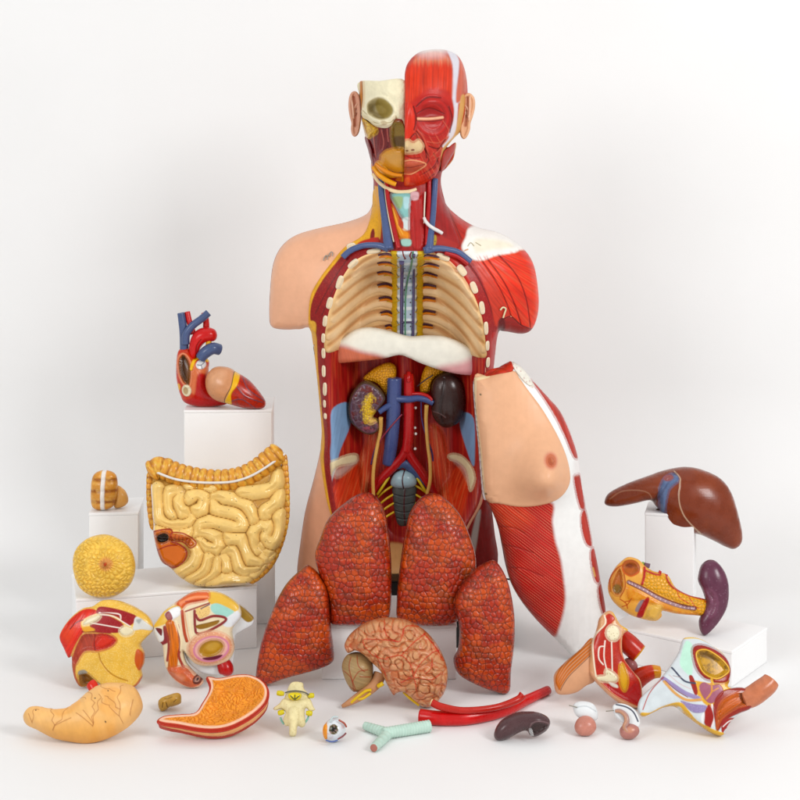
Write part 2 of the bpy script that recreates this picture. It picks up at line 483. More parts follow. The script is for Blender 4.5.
# ================================================================ lungs
def lung(pts, fr, label, seed, T=24, Tb=12):
    o = fr.at(*np.array([np.mean([p[0] for p in pts]), max(p[1] for p in pts)]))
    o[2] = max(o[2], 0)
    t = thing('lung', label, 'lung', o, 'cobbled red lung models')
    def paint(c):
        X, Y = c.X+seed*37, c.Y+seed*53
        n = fbm(X/16, Y/11, 4); m = fbm(X/7+9, Y/7, 3)
        c.mix(sst(.42, .62, n)*.9, '#b0420c'); c.mix(sst(.55, .75, m)*.5, '#8a1c0a'); c.mix(sst(.52, .7, fbm((X+Y*.7)/22+30, (Y-X*.7)/7+5, 4))*.42, '#58250e')
        X0, Y0 = c.X, c.Y; c.X, c.Y = X, Y
        c.cells(5.7, .11, '#36130a', h=.4, a=.8, var=.11, warp=3., jit=.62, hexa=1., dome=.6)
        c.speck(1.2, .3, '#3c1108', .25); c.tint(2.2, .1, 3)
        c.X, c.Y = X0, Y0
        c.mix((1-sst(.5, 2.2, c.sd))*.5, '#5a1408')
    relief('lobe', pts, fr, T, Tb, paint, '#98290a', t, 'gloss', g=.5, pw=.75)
    settle(t, 0 if seed > 2 else .069)
    return t
z = Z(250, 480, 2.857)
fr = Frame(355, 614, 1.945, 9)
lung(z((200,180),(225,120),(270,75),(310,50),(345,48),(375,80),(390,130),(400,220),(402,300),(400,360),(390,398),(340,412),(280,414),(235,410),(228,380),(225,330),(200,270),(188,220)), fr, 'taller rear lung on the left of the white box, beside the skin coloured hip', 1)
fr = Frame(435, 614, 1.945, 9)
lung(z((445,160),(460,100),(490,60),(525,48),(560,65),(600,110),(630,180),(642,230),(640,290),(625,350),(600,395),(560,414),(490,414),(428,400),(422,350),(430,260)), fr, 'rear lung standing on the white box under the chest panel side', 2)
fr = Frame(295, 683, 1.862, 8)
lung(z((16,570),(30,470),(60,380),(100,300),(150,250),(170,242),(200,270),(225,320),(232,420),(240,490),(235,520),(190,540),(100,565),(40,586)), fr, 'front lung on the floor beside the orange stomach half, leaning on the box', 3, 22, 8)
fr = Frame(490, 690, 1.862, 8)
lung(z((585,350),(600,310),(640,260),(680,235),(705,238),(735,290),(752,370),(755,450),(745,540),(738,605),(690,600),(620,570),(590,545),(582,510),(595,480),(598,420)), fr, 'front lung on the floor behind the red artery, below the chest panel', 4, 22, 8)

# ================================================================ brain half
z = Z(335, 610, 6.667)
fr = Frame(420, 700, 1.815, 12)
t = thing('brain_half', 'pale brown brain half with red surface vessels lying before the lungs', 'brain', ONF(395, 703))
def gyri(x, y, wl, seed):
    rs = np.random.RandomState(seed); s = np.zeros(x.shape)
    wx = x+4*(fbm(x/14, y/14)-.5)*2; wy = y+4*(fbm(x/14+9, y/14+70)-.5)*2
    for k in range(26):
        a = rs.rand()*math.pi; f = 2*math.pi/(wl*(.85+.3*rs.rand()))
        s += np.cos((wx*math.cos(a)+wy*math.sin(a))*f+rs.rand()*6.28)
    return s/math.sqrt(13)
def pb(c):
    n = gyri(c.X, c.Y, 12.5, 5)
    e = np.abs(n); c.h += 2.2*sst(0, .9, e)
    c.mix((1-sst(.03, .3, e))*.5, '#8f4630'); c.tint(7, .16); c.tint(2, .1)
    c.mix(sst(.5, .7, fbm(c.X/9+3, c.Y/9, 3))*.35, '#c87660')
    ves = (1-sst(.06, .2, np.abs(gyri(c.X+.8, c.Y+.5, 12.5, 5))))*sst(.36, .48, fbm(c.X/10+80, c.Y/10, 2))
    c.cells(10.5, .16, '#a5241c', h=1.3, a=.5, warp=9, jit=.95)
    c.mix(ves*.5, '#a5221c'); c.h += ves*.5
    for w in ([(330,60),(345,150),(430,190),(470,100),(560,110)], [(350,310),(250,280),(190,190),(280,180),(420,190)], [(440,280),(520,200),(600,150)], [(520,420),(500,340),(440,280),(340,300)],
              [(520,420),(560,340),(640,270),(690,260)], [(520,420),(640,440),(700,400)], [(270,270),(310,350),(340,420)], [(440,460),(520,430),(540,520)], [(590,150),(660,230),(720,330)], [(640,300),(640,360),(600,400)]):
        w1 = c.line(z(*w), .9, '#b01f1c', .5, .7)
    c.mix((1-sst(0, 2, c.sd))*.3, '#8a4a30')
relief('cerebrum', z((65,240),(90,180),(140,130),(220,80),(330,55),(440,60),(540,100),(620,160),(690,250),(735,350),(750,430),(735,530),(690,600),(640,640),(580,640),(520,595),(460,545),(420,545),(390,566),(350,500),(300,400),(240,345),(190,295),(140,270),(90,288)), fr, 26, 20, pb, '#c08a62', t, 'gloss', g=.5, pw=.8)
def pc(c):
    c.fib(20, 1.1, .22, h=.5, ln=20); c.tint(6, .15)
    for w in ([(130,540),(110,440),(60,400)], [(120,470),(160,400),(220,390)], [(140,520),(100,380),(110,310)], [(200,400),(160,360),(150,300)], [(170,430),(240,440)], [(100,500),(150,540)]):
        c.line(z(*w), .8, '#8a3020', .4, .4)
relief('cerebellum', z((48,370),(80,305),(150,283),(215,310),(255,370),(245,470),(190,530),(130,548),(92,510),(60,440)), fr, 17, 14, pc, '#9b8058', t, 'plastic', g=.5, off=-2)
ftube('brainstem', fr, [(*z((300,430))[0], -2, 6.5), (*z((270,490))[0], 1, 6), (*z((190,555))[0], 4, 5), (*z((110,605))[0], 5, 3.4), (*z((50,637))[0], 5, 1.6)], '#b9855f', t)
for w, r_ in (([(110,610),(160,565),(210,530),(245,525)], 1.5), ([(150,585),(190,580),(240,545)], 1.3), ([(290,500),(310,488),(322,480)], 2.2), ([(455,540),(500,580),(560,625)], 1.3)):
    pp = z(*w); ftube('nerve', fr, [(a, b, 9 if i_ else 7, r_) for i_, (a, b) in enumerate(pp)], '#d3ae1c', t, m='gloss')

# ================================================================ heart, open half and its front piece
z = Z(160, 300, 6.154)
z = Z(160, 295, 6.154); fr = Frame(210, 406, 2.155, 3); fr2 = Frame(240, 407, 2.118, 6)
settle(t, 0)
t = thing('open_heart', 'opened red heart half with blue and red great vessels upright on tall box', 'heart', P(205, 411, 2.15), 'heart model pieces')
def ph(c):
    c.tint(6, .18); c.fib(60, 1.6, .12, h=.3)
    c.fill(z((200,420),(290,420),(300,520),(250,600),(215,600),(190,560),(200,480)), '#c0614a', 1.2)
    c.fill(z((245,480),(300,500),(300,600),(400,600),(420,660),(250,680),(150,650),(220,610)), '#a3160f', 1.5)
    c.fill(z((150,360),(185,395),(202,460),(192,545),(150,525),(122,450),(122,390)), '#7a4a26', .6, -7, 3)
    c.fill(z((135,400),(160,390),(170,450),(165,520),(135,480)), '#4c2a14', 2.)
    c.line(z((150,355),(190,390),(208,460),(196,550),(150,532),(116,450),(118,385)), 1.6, '#c9705a', .5, 1., closed=True)
    c.oval(*z((175,578))[0], 5, 6, 0, '#d9cfb0', .5, 1.5); c.oval(*z((170,580))[0], 2.6, 3.6, 0, '#b49a70', .6, -1)
    c.oval(*z((122,560))[0], 2, 3.5, 0, '#d8a020', .6)
    c.fill(z((290,540),(330,590),(395,590),(360,600),(310,600)), '#3a0c08', 1.)
    c.line(z((204,445),(222,392),(262,378),(298,400)), 3.2, '#e3b312', .5, 1.4)
    c.oval(*z((260,422))[0], 4.8, 4.6, 0, '#cfd0d2', .5, 1); c.line(z((240,422),(262,424),(280,408)), .8, '#555a66', .3); c.line(z((262,424),(268,445)), .8, '#555a66', .3)
relief('heart_wall', z((110,350),(100,430),(103,520),(125,610),(155,662),(250,688),(350,684),(420,665),(440,612),(410,595),(340,590),(305,540),(300,460),(300,400),(250,372),(215,385),(180,330),(140,325)), fr, 15, 14, ph, '#b3301f', t, 'gloss', g=.45)
B = '#46557a'; RD = '#a8120e'
def tb(name, col, pts, **k): return ftube(name, fr, [(*z(p[:2])[0], p[2], p[3]) for p in pts], col, t, m='gloss', **k)
tb('superior_vena_cava', B, [(128,110,0,3.6), (138,170,0,4), (146,240,0,4.2), (150,335,0,4.6)])
tb('innominate_vein', B, [(300,108,2,3.8), (262,142,3,3.8), (200,190,4,3.9), (165,240,4,4), (160,300,3,4)])
tb('artery', '#b3120e', [(165,105,-3,2.9), (175,150,-2,3), (190,195,-1,3), (205,240,-1,3)])
tb('artery', '#b3120e', [(268,108,-3,3), (280,150,-3,3), (282,200,-3,3.4)])
relief('aortic_arch', z((182,370),(184,300),(205,240),(245,205),(295,196),(340,212),(354,245),(345,275),(318,286),(285,290),(255,320),(235,370),(212,402)), fr, 8.5, 7, lambda c: (c.tint(6, .08), c.line(z((228,380),(235,310),(262,270)), 1., '#7a0c0a', .8, -.5)), '#b8120e', t, 'gloss', g=.4, off=3)
tb('pulmonary_trunk', B, [(255,385,7,5.4), (285,350,8,6), (330,325,7,6), (368,335,3,5.6)])
tb('duct_stub', '#d9a410', [(296,315,4,2.2), (303,292,5,2.6), (312,280,5,2.2)])
z = Z(160, 303.5, 6.154)
t = thing('heart_front_piece', 'loose heart front with tan dome, yellow band and red apex on tall box', 'heart piece', P(245, 407, 2.13), 'heart model pieces')
def pf(c):
    c.tint(5, .12)
    ap = c.fill(z((480,400),(560,460),(650,560),(660,640),(540,660),(440,630),(430,600),(480,480)), '#a3251a', 1.2)
    c.tint(4, .3, mask=ap); c.cells(7, .1, '#5a2430', mask=ap, a=.5, warp=6)
    for w in ([(490,500),(540,560),(640,600)], [(520,450),(560,520),(650,590)], [(450,590),(520,580),(600,640)]): c.line(z(*w), .8, '#5b3a52', .4, .4)
    c.fill(z((470,412),(500,432),(492,490),(455,545),(450,615),(408,608),(430,560),(455,500)), '#e0ae10', .5, .9)
    c.line(z((466,412),(455,495),(415,570),(408,610)), .8, '#4a3410', .3)
    c.fill(z((320,440),(380,400),(420,420),(400,480),(340,500)), '#d6a684', 3, a=.5)
relief('heart_wall', z((284,500),(290,440),(340,385),(420,385),(480,418),(560,470),(635,560),(658,610),(632,642),(530,640),(420,612),(350,592),(305,555)), fr2, 17, 9, pf, '#c48a62', t, 'gloss', g=.45, off=9)

# ================================================================ intestines
z = Z(140, 435, 5.0)
fr = Frame(215, 587, 2.022, 13)
settle(t, 0.295)
t = thing('intestine_model', 'yellow coiled small intestine framed by banded colon, leaning on the tall box', 'intestine', fr.at(np.array(215.), np.array(587.)), None)
GUT = [((100,275),(106,350),(112,420),(160,455),(235,455),(262,415)), ((205,290),(150,300),(150,370),(168,400)), ((205,290),(205,370),(245,402)), ((250,320),(300,290),(335,320),(320,370),(285,390)), ((375,318),(450,325),(530,355),(572,430)),
 ((375,340),(395,380),(480,400),(520,440),(490,465),(380,440),(310,450),(295,490),(360,500),(402,530),(390,570),(330,560),(310,525)), ((440,522),(510,522),(530,570),(560,630),(605,640)), ((515,300),(600,290),(670,270),(695,215)), ((690,300),(680,350),(630,385),(625,410)),
 ((640,600),(582,560),(570,490),(610,455),(645,460),(630,510),(650,545),(690,500),(695,400)), ((432,600),(440,670)), ((432,592),(472,588),(490,640),(520,690),(590,670)), ((200,700),(270,655),(300,590),(285,550)), ((250,725),(330,680),(352,605)), ((300,745),(372,700),(390,635)), ((345,745),(430,715),(545,720)), ((600,560),(640,640)), ((560,700),(620,680),(660,620)), ((250,250),(300,262),(360,270)), ((110,480),(190,490),(260,480))]
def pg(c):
    D = []; I_ = []; S_ = []
    for gi, w in enumerate(GUT):          # every loop swells until it meets its neighbour
        p = spline(z(*w), 8, False); acc = 0.
        for a_, b_ in zip(p[:-1], p[1:]):
            ab = b_-a_; l = math.hypot(*ab)
            tq = np.clip(((c.X-a_[0])*ab[0]+(c.Y-a_[1])*ab[1])/(l*l+1e-9), 0, 1)
            D.append(np.hypot(c.X-a_[0]-tq*ab[0], c.Y-a_[1]-tq*ab[1]).astype(np.float32)); I_.append(gi); S_.append(acc+l/2); acc += l
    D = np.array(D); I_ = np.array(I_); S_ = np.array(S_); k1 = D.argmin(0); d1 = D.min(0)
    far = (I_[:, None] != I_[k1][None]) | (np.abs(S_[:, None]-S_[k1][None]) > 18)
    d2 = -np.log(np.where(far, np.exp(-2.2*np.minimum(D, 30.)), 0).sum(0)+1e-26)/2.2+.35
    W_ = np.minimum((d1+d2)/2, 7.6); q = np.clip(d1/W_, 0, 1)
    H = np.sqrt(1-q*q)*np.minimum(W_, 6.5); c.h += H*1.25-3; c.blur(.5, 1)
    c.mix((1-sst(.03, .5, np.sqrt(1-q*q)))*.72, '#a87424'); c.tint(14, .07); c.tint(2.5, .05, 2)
    c.speck(9, .35, '#5a4a30', .8, r=.07)
    c.line(z((68,258),(74,370),(82,488)), 2.4, '#e6e0da', .4, 1.2)
    k = c.fill(z((72,495),(110,478),(165,475),(176,505),(170,535),(200,545),(236,572),(240,605),(215,642),(170,662),(130,642),(100,590),(78,540)), '#bf5a22', .5, 3.5, 2)
    c.line(z((72,495),(110,478),(165,475),(176,505),(170,535),(200,545),(236,572),(240,605),(215,642),(170,662),(130,642),(100,590),(78,540)), 1.5, '#8e1f12', .4, .8, closed=True)
    c.line(z((100,575),(150,555),(195,550)), 1.2, '#8e1f12', .4)
    c.oval(*z((128,515))[0], 7.4, 5.2, -20, '#1d120c', .6, -4, 2)
    c.fill(z((172,492),(240,500),(288,540),(262,562),(222,532),(180,527)), '#b4542a', .5, 1.5, 2)
    c.line(z((172,490),(240,497),(290,540),(262,564),(222,535),(180,530)), 1.2, '#952414', .4, .6, closed=True)
    for q in range(5): c.line(z((192+q*18, 500+q*6), (188+q*16, 524+q*6)), .8, '#7d2a12', .3)
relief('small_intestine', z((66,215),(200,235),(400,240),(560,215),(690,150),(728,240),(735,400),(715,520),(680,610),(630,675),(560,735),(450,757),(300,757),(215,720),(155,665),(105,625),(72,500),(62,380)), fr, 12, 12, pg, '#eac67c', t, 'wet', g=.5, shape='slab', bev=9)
def colon(pts, r, name, off, rings, tae=None):
    p = spline(z(*pts), 6, False)
    w = np.array([np.linalg.norm(p[min(i+1, len(p)-1)]-p[max(i-1, 0)]) for i in range(len(p))])
    L = np.linalg.norm(np.diff(p, axis=0), axis=1).sum()
    m = int(L/.9); q = np.linspace(0, 1, m)
    cum = np.concatenate([[0], np.cumsum(np.linalg.norm(np.diff(p, axis=0), axis=1))])/L
    X = np.interp(q, cum, p[:, 0]); Y = np.interp(q, cum, p[:, 1])
    saw = np.abs(np.sin(q*math.pi*rings))**.45
    env = np.minimum(1, np.sqrt(np.clip(1-(1-np.minimum(np.minimum(q, 1-q)*L/6, 1))**2, .02, 1)))
    r_ = (r*(.82+.18*saw))*env
    W = fr.at(X, Y, np.full(m, off))
    def paint(col, ts, th, V):
        s = np.abs(np.sin(ts*math.pi*rings))
        k = (1-sst(.0, .62, s))*.85
        nz = fbm(V[:, 0]*260, V[:, 2]*260, 3)
        col = col*(1-k[:, None])+lin('#8e4a12')*k[:, None]
        col *= (1+.5*(nz-.5))[:, None]
        tt = sst(.55, .7, fbm(V[:, 0]*420+9, V[:, 2]*420, 2))[:, None]*.6
        return col*(1-tt)+lin('#e6c05a')*tt
    return tube(name, W, r_*fr.s, '#d0913c', t, m='gloss', n=1, seg=26, paint=paint, flat=.75)
colon([(52,200),(110,172),(200,205),(300,228),(400,236),(500,222),(580,185),(640,138),(706,82)], 11.4, 'transverse_colon', 7, 19)
colon([(716,100),(726,220),(730,320),(726,430),(700,540),(655,640),(600,700),(545,738)], 3.4, 'descending_colon', 4, 24)
colon([(54,190),(54,330),(66,440),(78,480)], 3.0, 'ascending_colon', 4, 10)
tp = [(62,178),(130,207),(200,230),(300,243),(400,245),(480,238),(560,212),(640,165),(724,103)]
ftube('colon_band', fr, [(*z(p)[0], 15.6 if 0 < i < len(tp)-1 else 9, 1.25) for i, p in enumerate(tp)], '#ddd8d2', t, seg=8)

# ================================================================ small colon piece
z = Z(60, 430, 3.3333)
fr = Frame(105, 509, 2.115, 4)
settle(t, 0.084)
t = thing('colon_piece', 'small brown banded colon piece with a white stripe on small upright box', 'colon piece', fr.at(np.array(105.), np.array(509.)))
def pk(c):
    b = np.abs(np.sin((c.Y-468)/11.*math.pi)); k = (1-sst(.1, .75, b))
    c.h += 1.2*b; c.mix(k*.85, '#8a4512'); c.tint(5, .2); c.tint(3, .5, col='#e0b060')
    c.line(z((150,138),(148,200),(146,262)), 4.2, '#e2ddd8', .5, 1.2)
relief('colon_wall', z((104,190),(114,148),(150,134),(186,150),(192,200),(182,248),(150,266),(108,256)), fr, 9, 8, pk, '#c98a3c', t, 'gloss', g=.4)
relief('ileum_lobe', z((180,190),(212,205),(224,240),(205,260),(176,258)), fr, 7, 6, lambda c: c.tint(6, .1), '#cf9a55', t, 'gloss', g=.4, off=-6)

# ================================================================ breast gland
fr = Frame(104.5, 595, 1.985, 14)
settle(t, 0.16)
t = thing('breast_gland', 'round yellow lobed breast gland model leaning at the left box end', 'gland', fr.at(np.array(104.5), np.array(597.)))
def pm(c):
    nx_, ny_ = 109.5, 564.
    dx, dy = c.X-nx_, c.Y-ny_; r = np.hypot(dx, dy); a = np.arctan2(dy, dx)
    rr = np.sqrt(r+.5)*1.0
    f1, f2, i = voro(a*4.0/1.0*np.clip(.8, .5, 1.)+7, r/5.2+3)
    f1b, f2b, ib = voro(c.X/4.3+.25*np.sin(c.Y), c.Y/4.3)
    far = sst(14, 24, r)
    e = (f2-f1)*(1-far)+(f2b-f1b)*far
    c.h += 1.5*sst(0, .6, e); c.mix((1-sst(0, .25, e))*.45, '#c08a24'); c.col *= (1+.14*((i*(1-far)+ib*far)-.5))[:, None]
    c.tint(3, .1)
    c.mix((1-sst(4, 8.5, r))*.8, '#d48a55'); c.h += 4*np.exp(-(r/4.)**2)
    c.oval(nx_, ny_, 1.6, 2., 20, '#b5402a', .8, 1.)
relief('gland_tissue', [(73.5,566),(76,551),(85,541),(97,536),(110,536),(124,543),(132,553),(135,568),(131,583),(121,593),(108,597.5),(92,596),(79,586)], fr, 19, 7, pm, '#e6bd58', t, 'gloss', g=.4)

# ================================================================ stomach halves
z = Z(20, 675, 5.714)
fr = Frame(86, 735, 1.74, 48)
settle(t, 0.084)
t = thing('stomach_half', 'closed stomach half with smooth peach wall and thin brown vessels, front left', 'stomach', ONF(86, 741), 'stomach halves')
def ps(c):
    c.tint(20, .1); c.mix(sst(.45, .65, fbm(c.X/16, c.Y/16, 2))*.5, '#df9c4c'); c.fib(70, 2.2, .06, ln=20)
    c.mix(sst(725, 742, c.Y)*.5, '#d99436')
    V = [[(210,345),(240,320),(290,250)], [(210,345),(205,260),(175,215)], [(210,330),(320,300)], [(85,290),(100,250),(135,235)], [(85,290),(75,250)], [(425,345),(440,250),(420,175),(380,130)], [(425,340),(465,250),(475,190)], [(425,335),(380,265)], [(425,345),(350,290)], [(585,310),(575,200),(595,120)], [(580,290),(520,250),(480,215)], [(578,260),(560,240),(500,190)], [(460,110),(510,150),(560,160)], [(330,190),(380,180),(385,200)], [(640,270),(650,200)]]
    for w in V: c.line([(a_+1.6*math.sin(b_*.7+a_*.3), b_+1.2*math.sin(a_*.6)) for a_, b_ in spline(z(*w), 4, False)], .6, '#9a5a2c', .4, .3, a=.8, n=2)
    c.dots(z((447,208),(518,163),(500,322),(110,243)), .7, '#2a211c')
relief('stomach_wall', z((28,245),(60,203),(110,195),(180,212),(260,220),(320,190),(380,140),(430,100),(500,75),(580,72),(650,90),(685,140),(692,200),(650,262),(580,318),(480,367),(380,387),(280,377),(190,357),(100,312),(45,285)), fr, 26, 9, ps, '#e4b272', t, 'plastic', g=.5, pw=.9)
ftube('oesophagus_stub', fr, [(*z((430,110))[0], 4, 5), (*z((418,85))[0], 5, 5.4), (*z((408,72))[0], 5, 5.2)], '#c42a14', t, m='gloss')
z = Z(150, 665, 6.154)
fr = Frame(215, 729, 1.76, 50)
settle(t, 0)
t = thing('stomach_half', 'opened stomach half showing orange folded lining inside a red rim', 'stomach', ONF(215, 739), 'stomach halves')
so = z((352,92),(385,92),(410,98),(450,95),(520,80),(600,78),(668,105),(708,150),(714,205),(688,262),(610,330),(500,388),(400,408),(300,402),(180,380),(95,368),(60,350),(100,322),(200,312),(285,302),(330,240),(365,180),(370,140))
def po(c):
    c.mix(1-sst(1.0, 1.8, c.sd), '#a82a1c'); c.mix(sst(1.0, 1.6, c.sd)*(1-sst(3., 3.8, c.sd)), '#e2b79c')
    k = sst(3.2, 4., c.sd)
    c.h -= k*4*sst(3, 14, c.sd)
    wx = c.X+5*(fbm(c.X/11, c.Y/11, 3)-.5)*2; wy = c.Y+5*(fbm(c.X/11+33, c.Y/11, 3)-.5)*2
    r = np.abs(gyri(wx, wy*1.3, 5.0, 8)); c.h += k*1.6*sst(0, .8, r)
    c.mix(k*(1-sst(.05, .45, r))*.5, '#b0521a'); c.tint(10, .12, mask=k)
relief('stomach_wall', so, fr, 3.5, 24, po, '#de8a34', t, 'plastic', g=.45, shape='dome', pw=.3)
# outer wall colour of the same half, its layered edge below the cut face
p = spline(so, 5); e = fr.at(p[:, 0], p[:, 1], np.full(len(p), -1.2))
tube('muscle_layer', np.vstack([e, e[:1]]), [.0013]*(len(e)+1), '#a8281a', t, m='gloss', n=1, seg=8, cap=False)
relief('outer_wall', z((356,100),(385,98),(450,102),(520,86),(600,84),(668,110),(710,155),(716,210),(690,268),(610,335),(500,393),(400,413),(300,407),(180,385),(95,370),(66,352),(100,330),(200,318),(290,306),(338,240),(370,180),(374,140)), fr, .5, 25, lambda c: c.tint(10, .1), '#dca069', t, 'plastic', g=.6, off=-3)

# ================================================================ small tan curl
z = Z(150, 665, 6.154)
fr = Frame(170, 708, 1.80, 30)
settle(t, 0)
t = thing('curled_piece', 'tiny tan curled piece between the two stomach halves', 'small model', ONF(170, 710))
def pe(c):
    c.tint(5, .2); c.line(z((105,240),(110,262)), .9, '#6a4a18', .4, -.8); c.line(z((85,240),(80,265)), .8, '#6a4a18', .4, -.8); c.line(z((140,205),(120,215),(95,215)), .7, '#8a6220', .4, -.4); c.line(z((150,235),(165,222)), .8, '#7a5a20', .4, -.5)
relief('body', z((50,235),(60,212),(90,195),(160,173),(188,182),(193,215),(186,238),(140,255),(120,258),(100,275),(75,284),(56,268)), fr, 8, 6, pe, '#b98f42', t, 'gloss', g=.35)

# ================================================================ vertebra
z = Z(265, 675, 8.889)
fr = Frame(295, 731, 1.745, 28)
settle(t, 0)
t = thing('vertebra_model', 'cream vertebra model with yellow nerve stubs lying before the front lung', 'vertebra', ONF(294, 735))
CB = '#dccfa0'
def pv(c): c.tint(5, .12); c.lump(4, .8); c.speck(2.2, .25, '#b8a468', .4)
relief('vertebral_body', z((190,165),(235,75),(330,75),(345,125),(385,180),(395,240),(330,260),(230,262),(175,235)), fr, 8, 9, pv, CB, t, 'bone', g=.35)
relief('neural_arch', z((170,215),(250,225),(330,220),(395,215),(430,290),(445,315),(400,330),(365,300),(352,340),(360,440),(330,470),(290,460),(275,540),(220,540),(215,462),(185,455),(165,400),(185,340),(150,310),(95,320),(80,300),(130,260)), fr, 9, 6, pv, CB, t, 'bone', g=.35, off=2)
relief('spinous_process', z((225,300),(300,300),(310,400),(285,470),(275,540),(225,540),(222,460),(205,400)), fr, 6, 4, pv, CB, t, 'bone', g=.35, off=8)
def pd(c): c.tint(3, .2); c.line(z((235,205),(270,235),(310,205)), 1.2, '#4a4a20', .4); c.line(z((272,200),(272,235)), 1.2, '#4a4a20', .4)
relief('spinal_cord', z((215,185),(270,172),(325,185),(320,225),(270,242),(220,225)), fr, 4, 4, pd, '#d8c21c', t, 'gloss', g=.35, off=9)
ftube('disc_edge', fr, [(*z((185,172))[0], 7, .7), (*z((230,162))[0], 9.5, .7), (*z((290,160))[0], 10, .7), (*z((350,170))[0], 9, .7), (*z((390,188))[0], 6, .7)], '#5c5a52', t, seg=8)
for a, b in (((175,178), (115,170)), ((385,195), (430,192)), ((175,335), (125,345)), ((365,345), (415,350))):
    p0 = z(a)[0]; p1 = z(b)[0]
    ftube('nerve_root', fr, [(*p0, 4, 1.8), ((p0[0]+p1[0])/2, (p0[1]+p1[1])/2, 4, 2.6), (*p1, 3, 2.3)], '#cdbc22', t, m='gloss')
ftube('artery_strand', fr, [(*z((345,440))[0], 2, .9), (*z((375,400))[0], 2, 1.), (*z((385,370))[0], 1, .9)], '#7fb0a0', t)
ftube('artery_strand', fr, [(*z((170,440))[0], 1, .9), (*z((150,410))[0], 1, 1.), (*z((140,380))[0], 1, .9)], '#7fb0a0', t)

# ================================================================ eyeball
settle(t, 0)
d = floor_d(741.5); t = thing('eyeball_model', 'small white eyeball model with dark iris and orange cut side', 'eyeball', ONF(334, 742))
s = d/F; cen = P(334.5, 730, d)
def pey(col, U):
    v = np.array([-.05, -.9, .42]); v /= np.linalg.norm(v); a = U@v
    k = sst(.90, .915, a)[:, None]; col = col*(1-k)+lin('#5a4a1c')*k
    k = sst(.945, .955, a)[:, None]; col = col*(1-k)+lin('#2f3320')*k
    k = sst(.982, .988, a)[:, None]; col = col*(1-k)+lin('#0d0a08')*k
    k = (sst(.6, .75, -U[:, 0])*sst(-.3, .1, -U[:, 1]))[:, None]; col = col*(1-k)+lin('#d8842c')*k
    n = fbm(U[:, 0]*6+4, U[:, 2]*6+4, 3)
    k = (sst(.62, .7, n)*.5)[:, None]; return col*(1-k)+lin('#c8a0a0')*k
ball('sclera', cen, [11.2*s]*3, '#d5dade', t, 'wet', pey, n=(56, 40))
EF = Frame(334.5, 730, d-.006, 20)
for w, cl in (([(330,722,4,.8),(333,717,2,.9),(338,717,0,.9)], '#b8c4c4'), ([(339,720,5,.9),(344,723,3,1),(346.5,727,1,.9)], '#9a4a4a'), ([(338,739,6,.8),(343,736,5,.9),(346,733,3,.9)], '#7a4048'), ([(326,740,4,.8),(332,741.5,5,.9),(338,740,5,.8)], '#5a6a9a')):
    ftube('eye_muscle', EF, w, cl, t, seg=8)
ball('cut_rim', cen+np.array([-8.5*s, -4*s, 0]), [3*s, 5*s, 7.5*s], '#d8862e', t, 'gloss', None, (0, 0, 20))

# ================================================================ trachea
settle(t, 0)
t = thing('trachea_model', 'pale mint ringed windpipe lying forked on the white floor', 'windpipe', ONF(395, 748))
z = Z(355, 675, 8.0)
def on(p, r, z0=None): q = z(p)[0]; return ONF(q[0], q[1], r if z0 is None else z0)
pm_ = '#b3cdc0'
def ptr(col, ts, th, V):
    k = (np.sin(ts*math.pi*2*17) > .25)[:, None]*.15
    n = fbm(V[:, 0]*500, V[:, 1]*500, 3)[:, None]
    return (col*(1-k)+lin('#d3e2d8')*k)*(.9+.2*n)
def rings(a, b, ra, rb, m, k): 
    q = np.linspace(0, 1, m)
    return [a*(1-x)+b*x for x in q], [(ra*(1-x)+rb*x)*(1+.035*math.sin(x*math.pi*2*k)) for x in q]
a, b = on((597,408), .0068), on((225,468), .0068)
pp, rr = rings(a, b, .0068, .0064, 120, 17)
tube('windpipe', pp, rr, pm_, t, n=1, seg=22, paint=ptr)
a2, b2 = on((245,462), .0055), on((80,405), .0055)
pp, rr = rings(a2, b2, .0062, .0045, 60, 7); tube('bronchus', pp, rr, pm_, t, n=1, seg=18, paint=lambda c_, ts, th, V: ptr(c_, ts*.4, th, V))
a2, b2 = on((270,465), .0055), on((152,582), .005)
pp, rr = rings(a2, b2, .0062, .0050, 40, 5); tube('bronchus', pp, rr, pm_, t, n=1, seg=18, paint=lambda c_, ts, th, V: ptr(c_, ts*.3, th, V))
dv = (b2-a2)/np.linalg.norm(b2-a2)
tube('lumen_end', [b2-dv*.001, b2+dv*.0012], [.0043, .0042], '#a86a60', t)

# ================================================================ artery
t = thing('artery_model', 'long glossy red artery tube lying across the floor before the brain', 'artery', ONF(480, 722))
z = Z(400, 670, 3.077)
def ar(pts, name, col):
    W = []; rr = []
    for x, y, r in pts:
        q = z((x, y))[0]; dd = floor_d(q[1], r*1.74/F); W.append(P(q[0], q[1], dd)); rr.append(r*dd/F)
    return tube(name, W, rr, col, t, m='gloss', seg=22, paint=lambda c_, ts, th, V: c_*(.86+.28*fbm(V[:, 0]*300, V[:, 1]*300, 3))[:, None])
ar([(62,142,7.), (120,148,7.), (200,147,7), (280,134,6.6), (340,116,6), (390,92,5), (455,62,4.3)], 'artery_trunk', '#b80f12')
W = [P(*z((x, y))[0], 1.72) for x, y in ((98,99),(130,112),(200,124),(300,118),(370,88))]
e0 = [P(432, 702.5, 1.745), P(442, 707, 1.742), P(464, 710.5, 1.742), P(495, 707.5, 1.75), P(517, 700, 1.765), P(523, 694.5, 1.768)]
tube('artery_branch', e0, [.0042, .0042, .0038, .0036, .0042, .0048], '#a8201a', t, m='gloss', seg=16)
v0 = e0[0]-e0[1]; v0 /= np.linalg.norm(v0)
tube('lumen_end', [e0[0]-v0*.001, e0[0]+v0*.0014], [.0040, .0039], '#d8b88a', t)

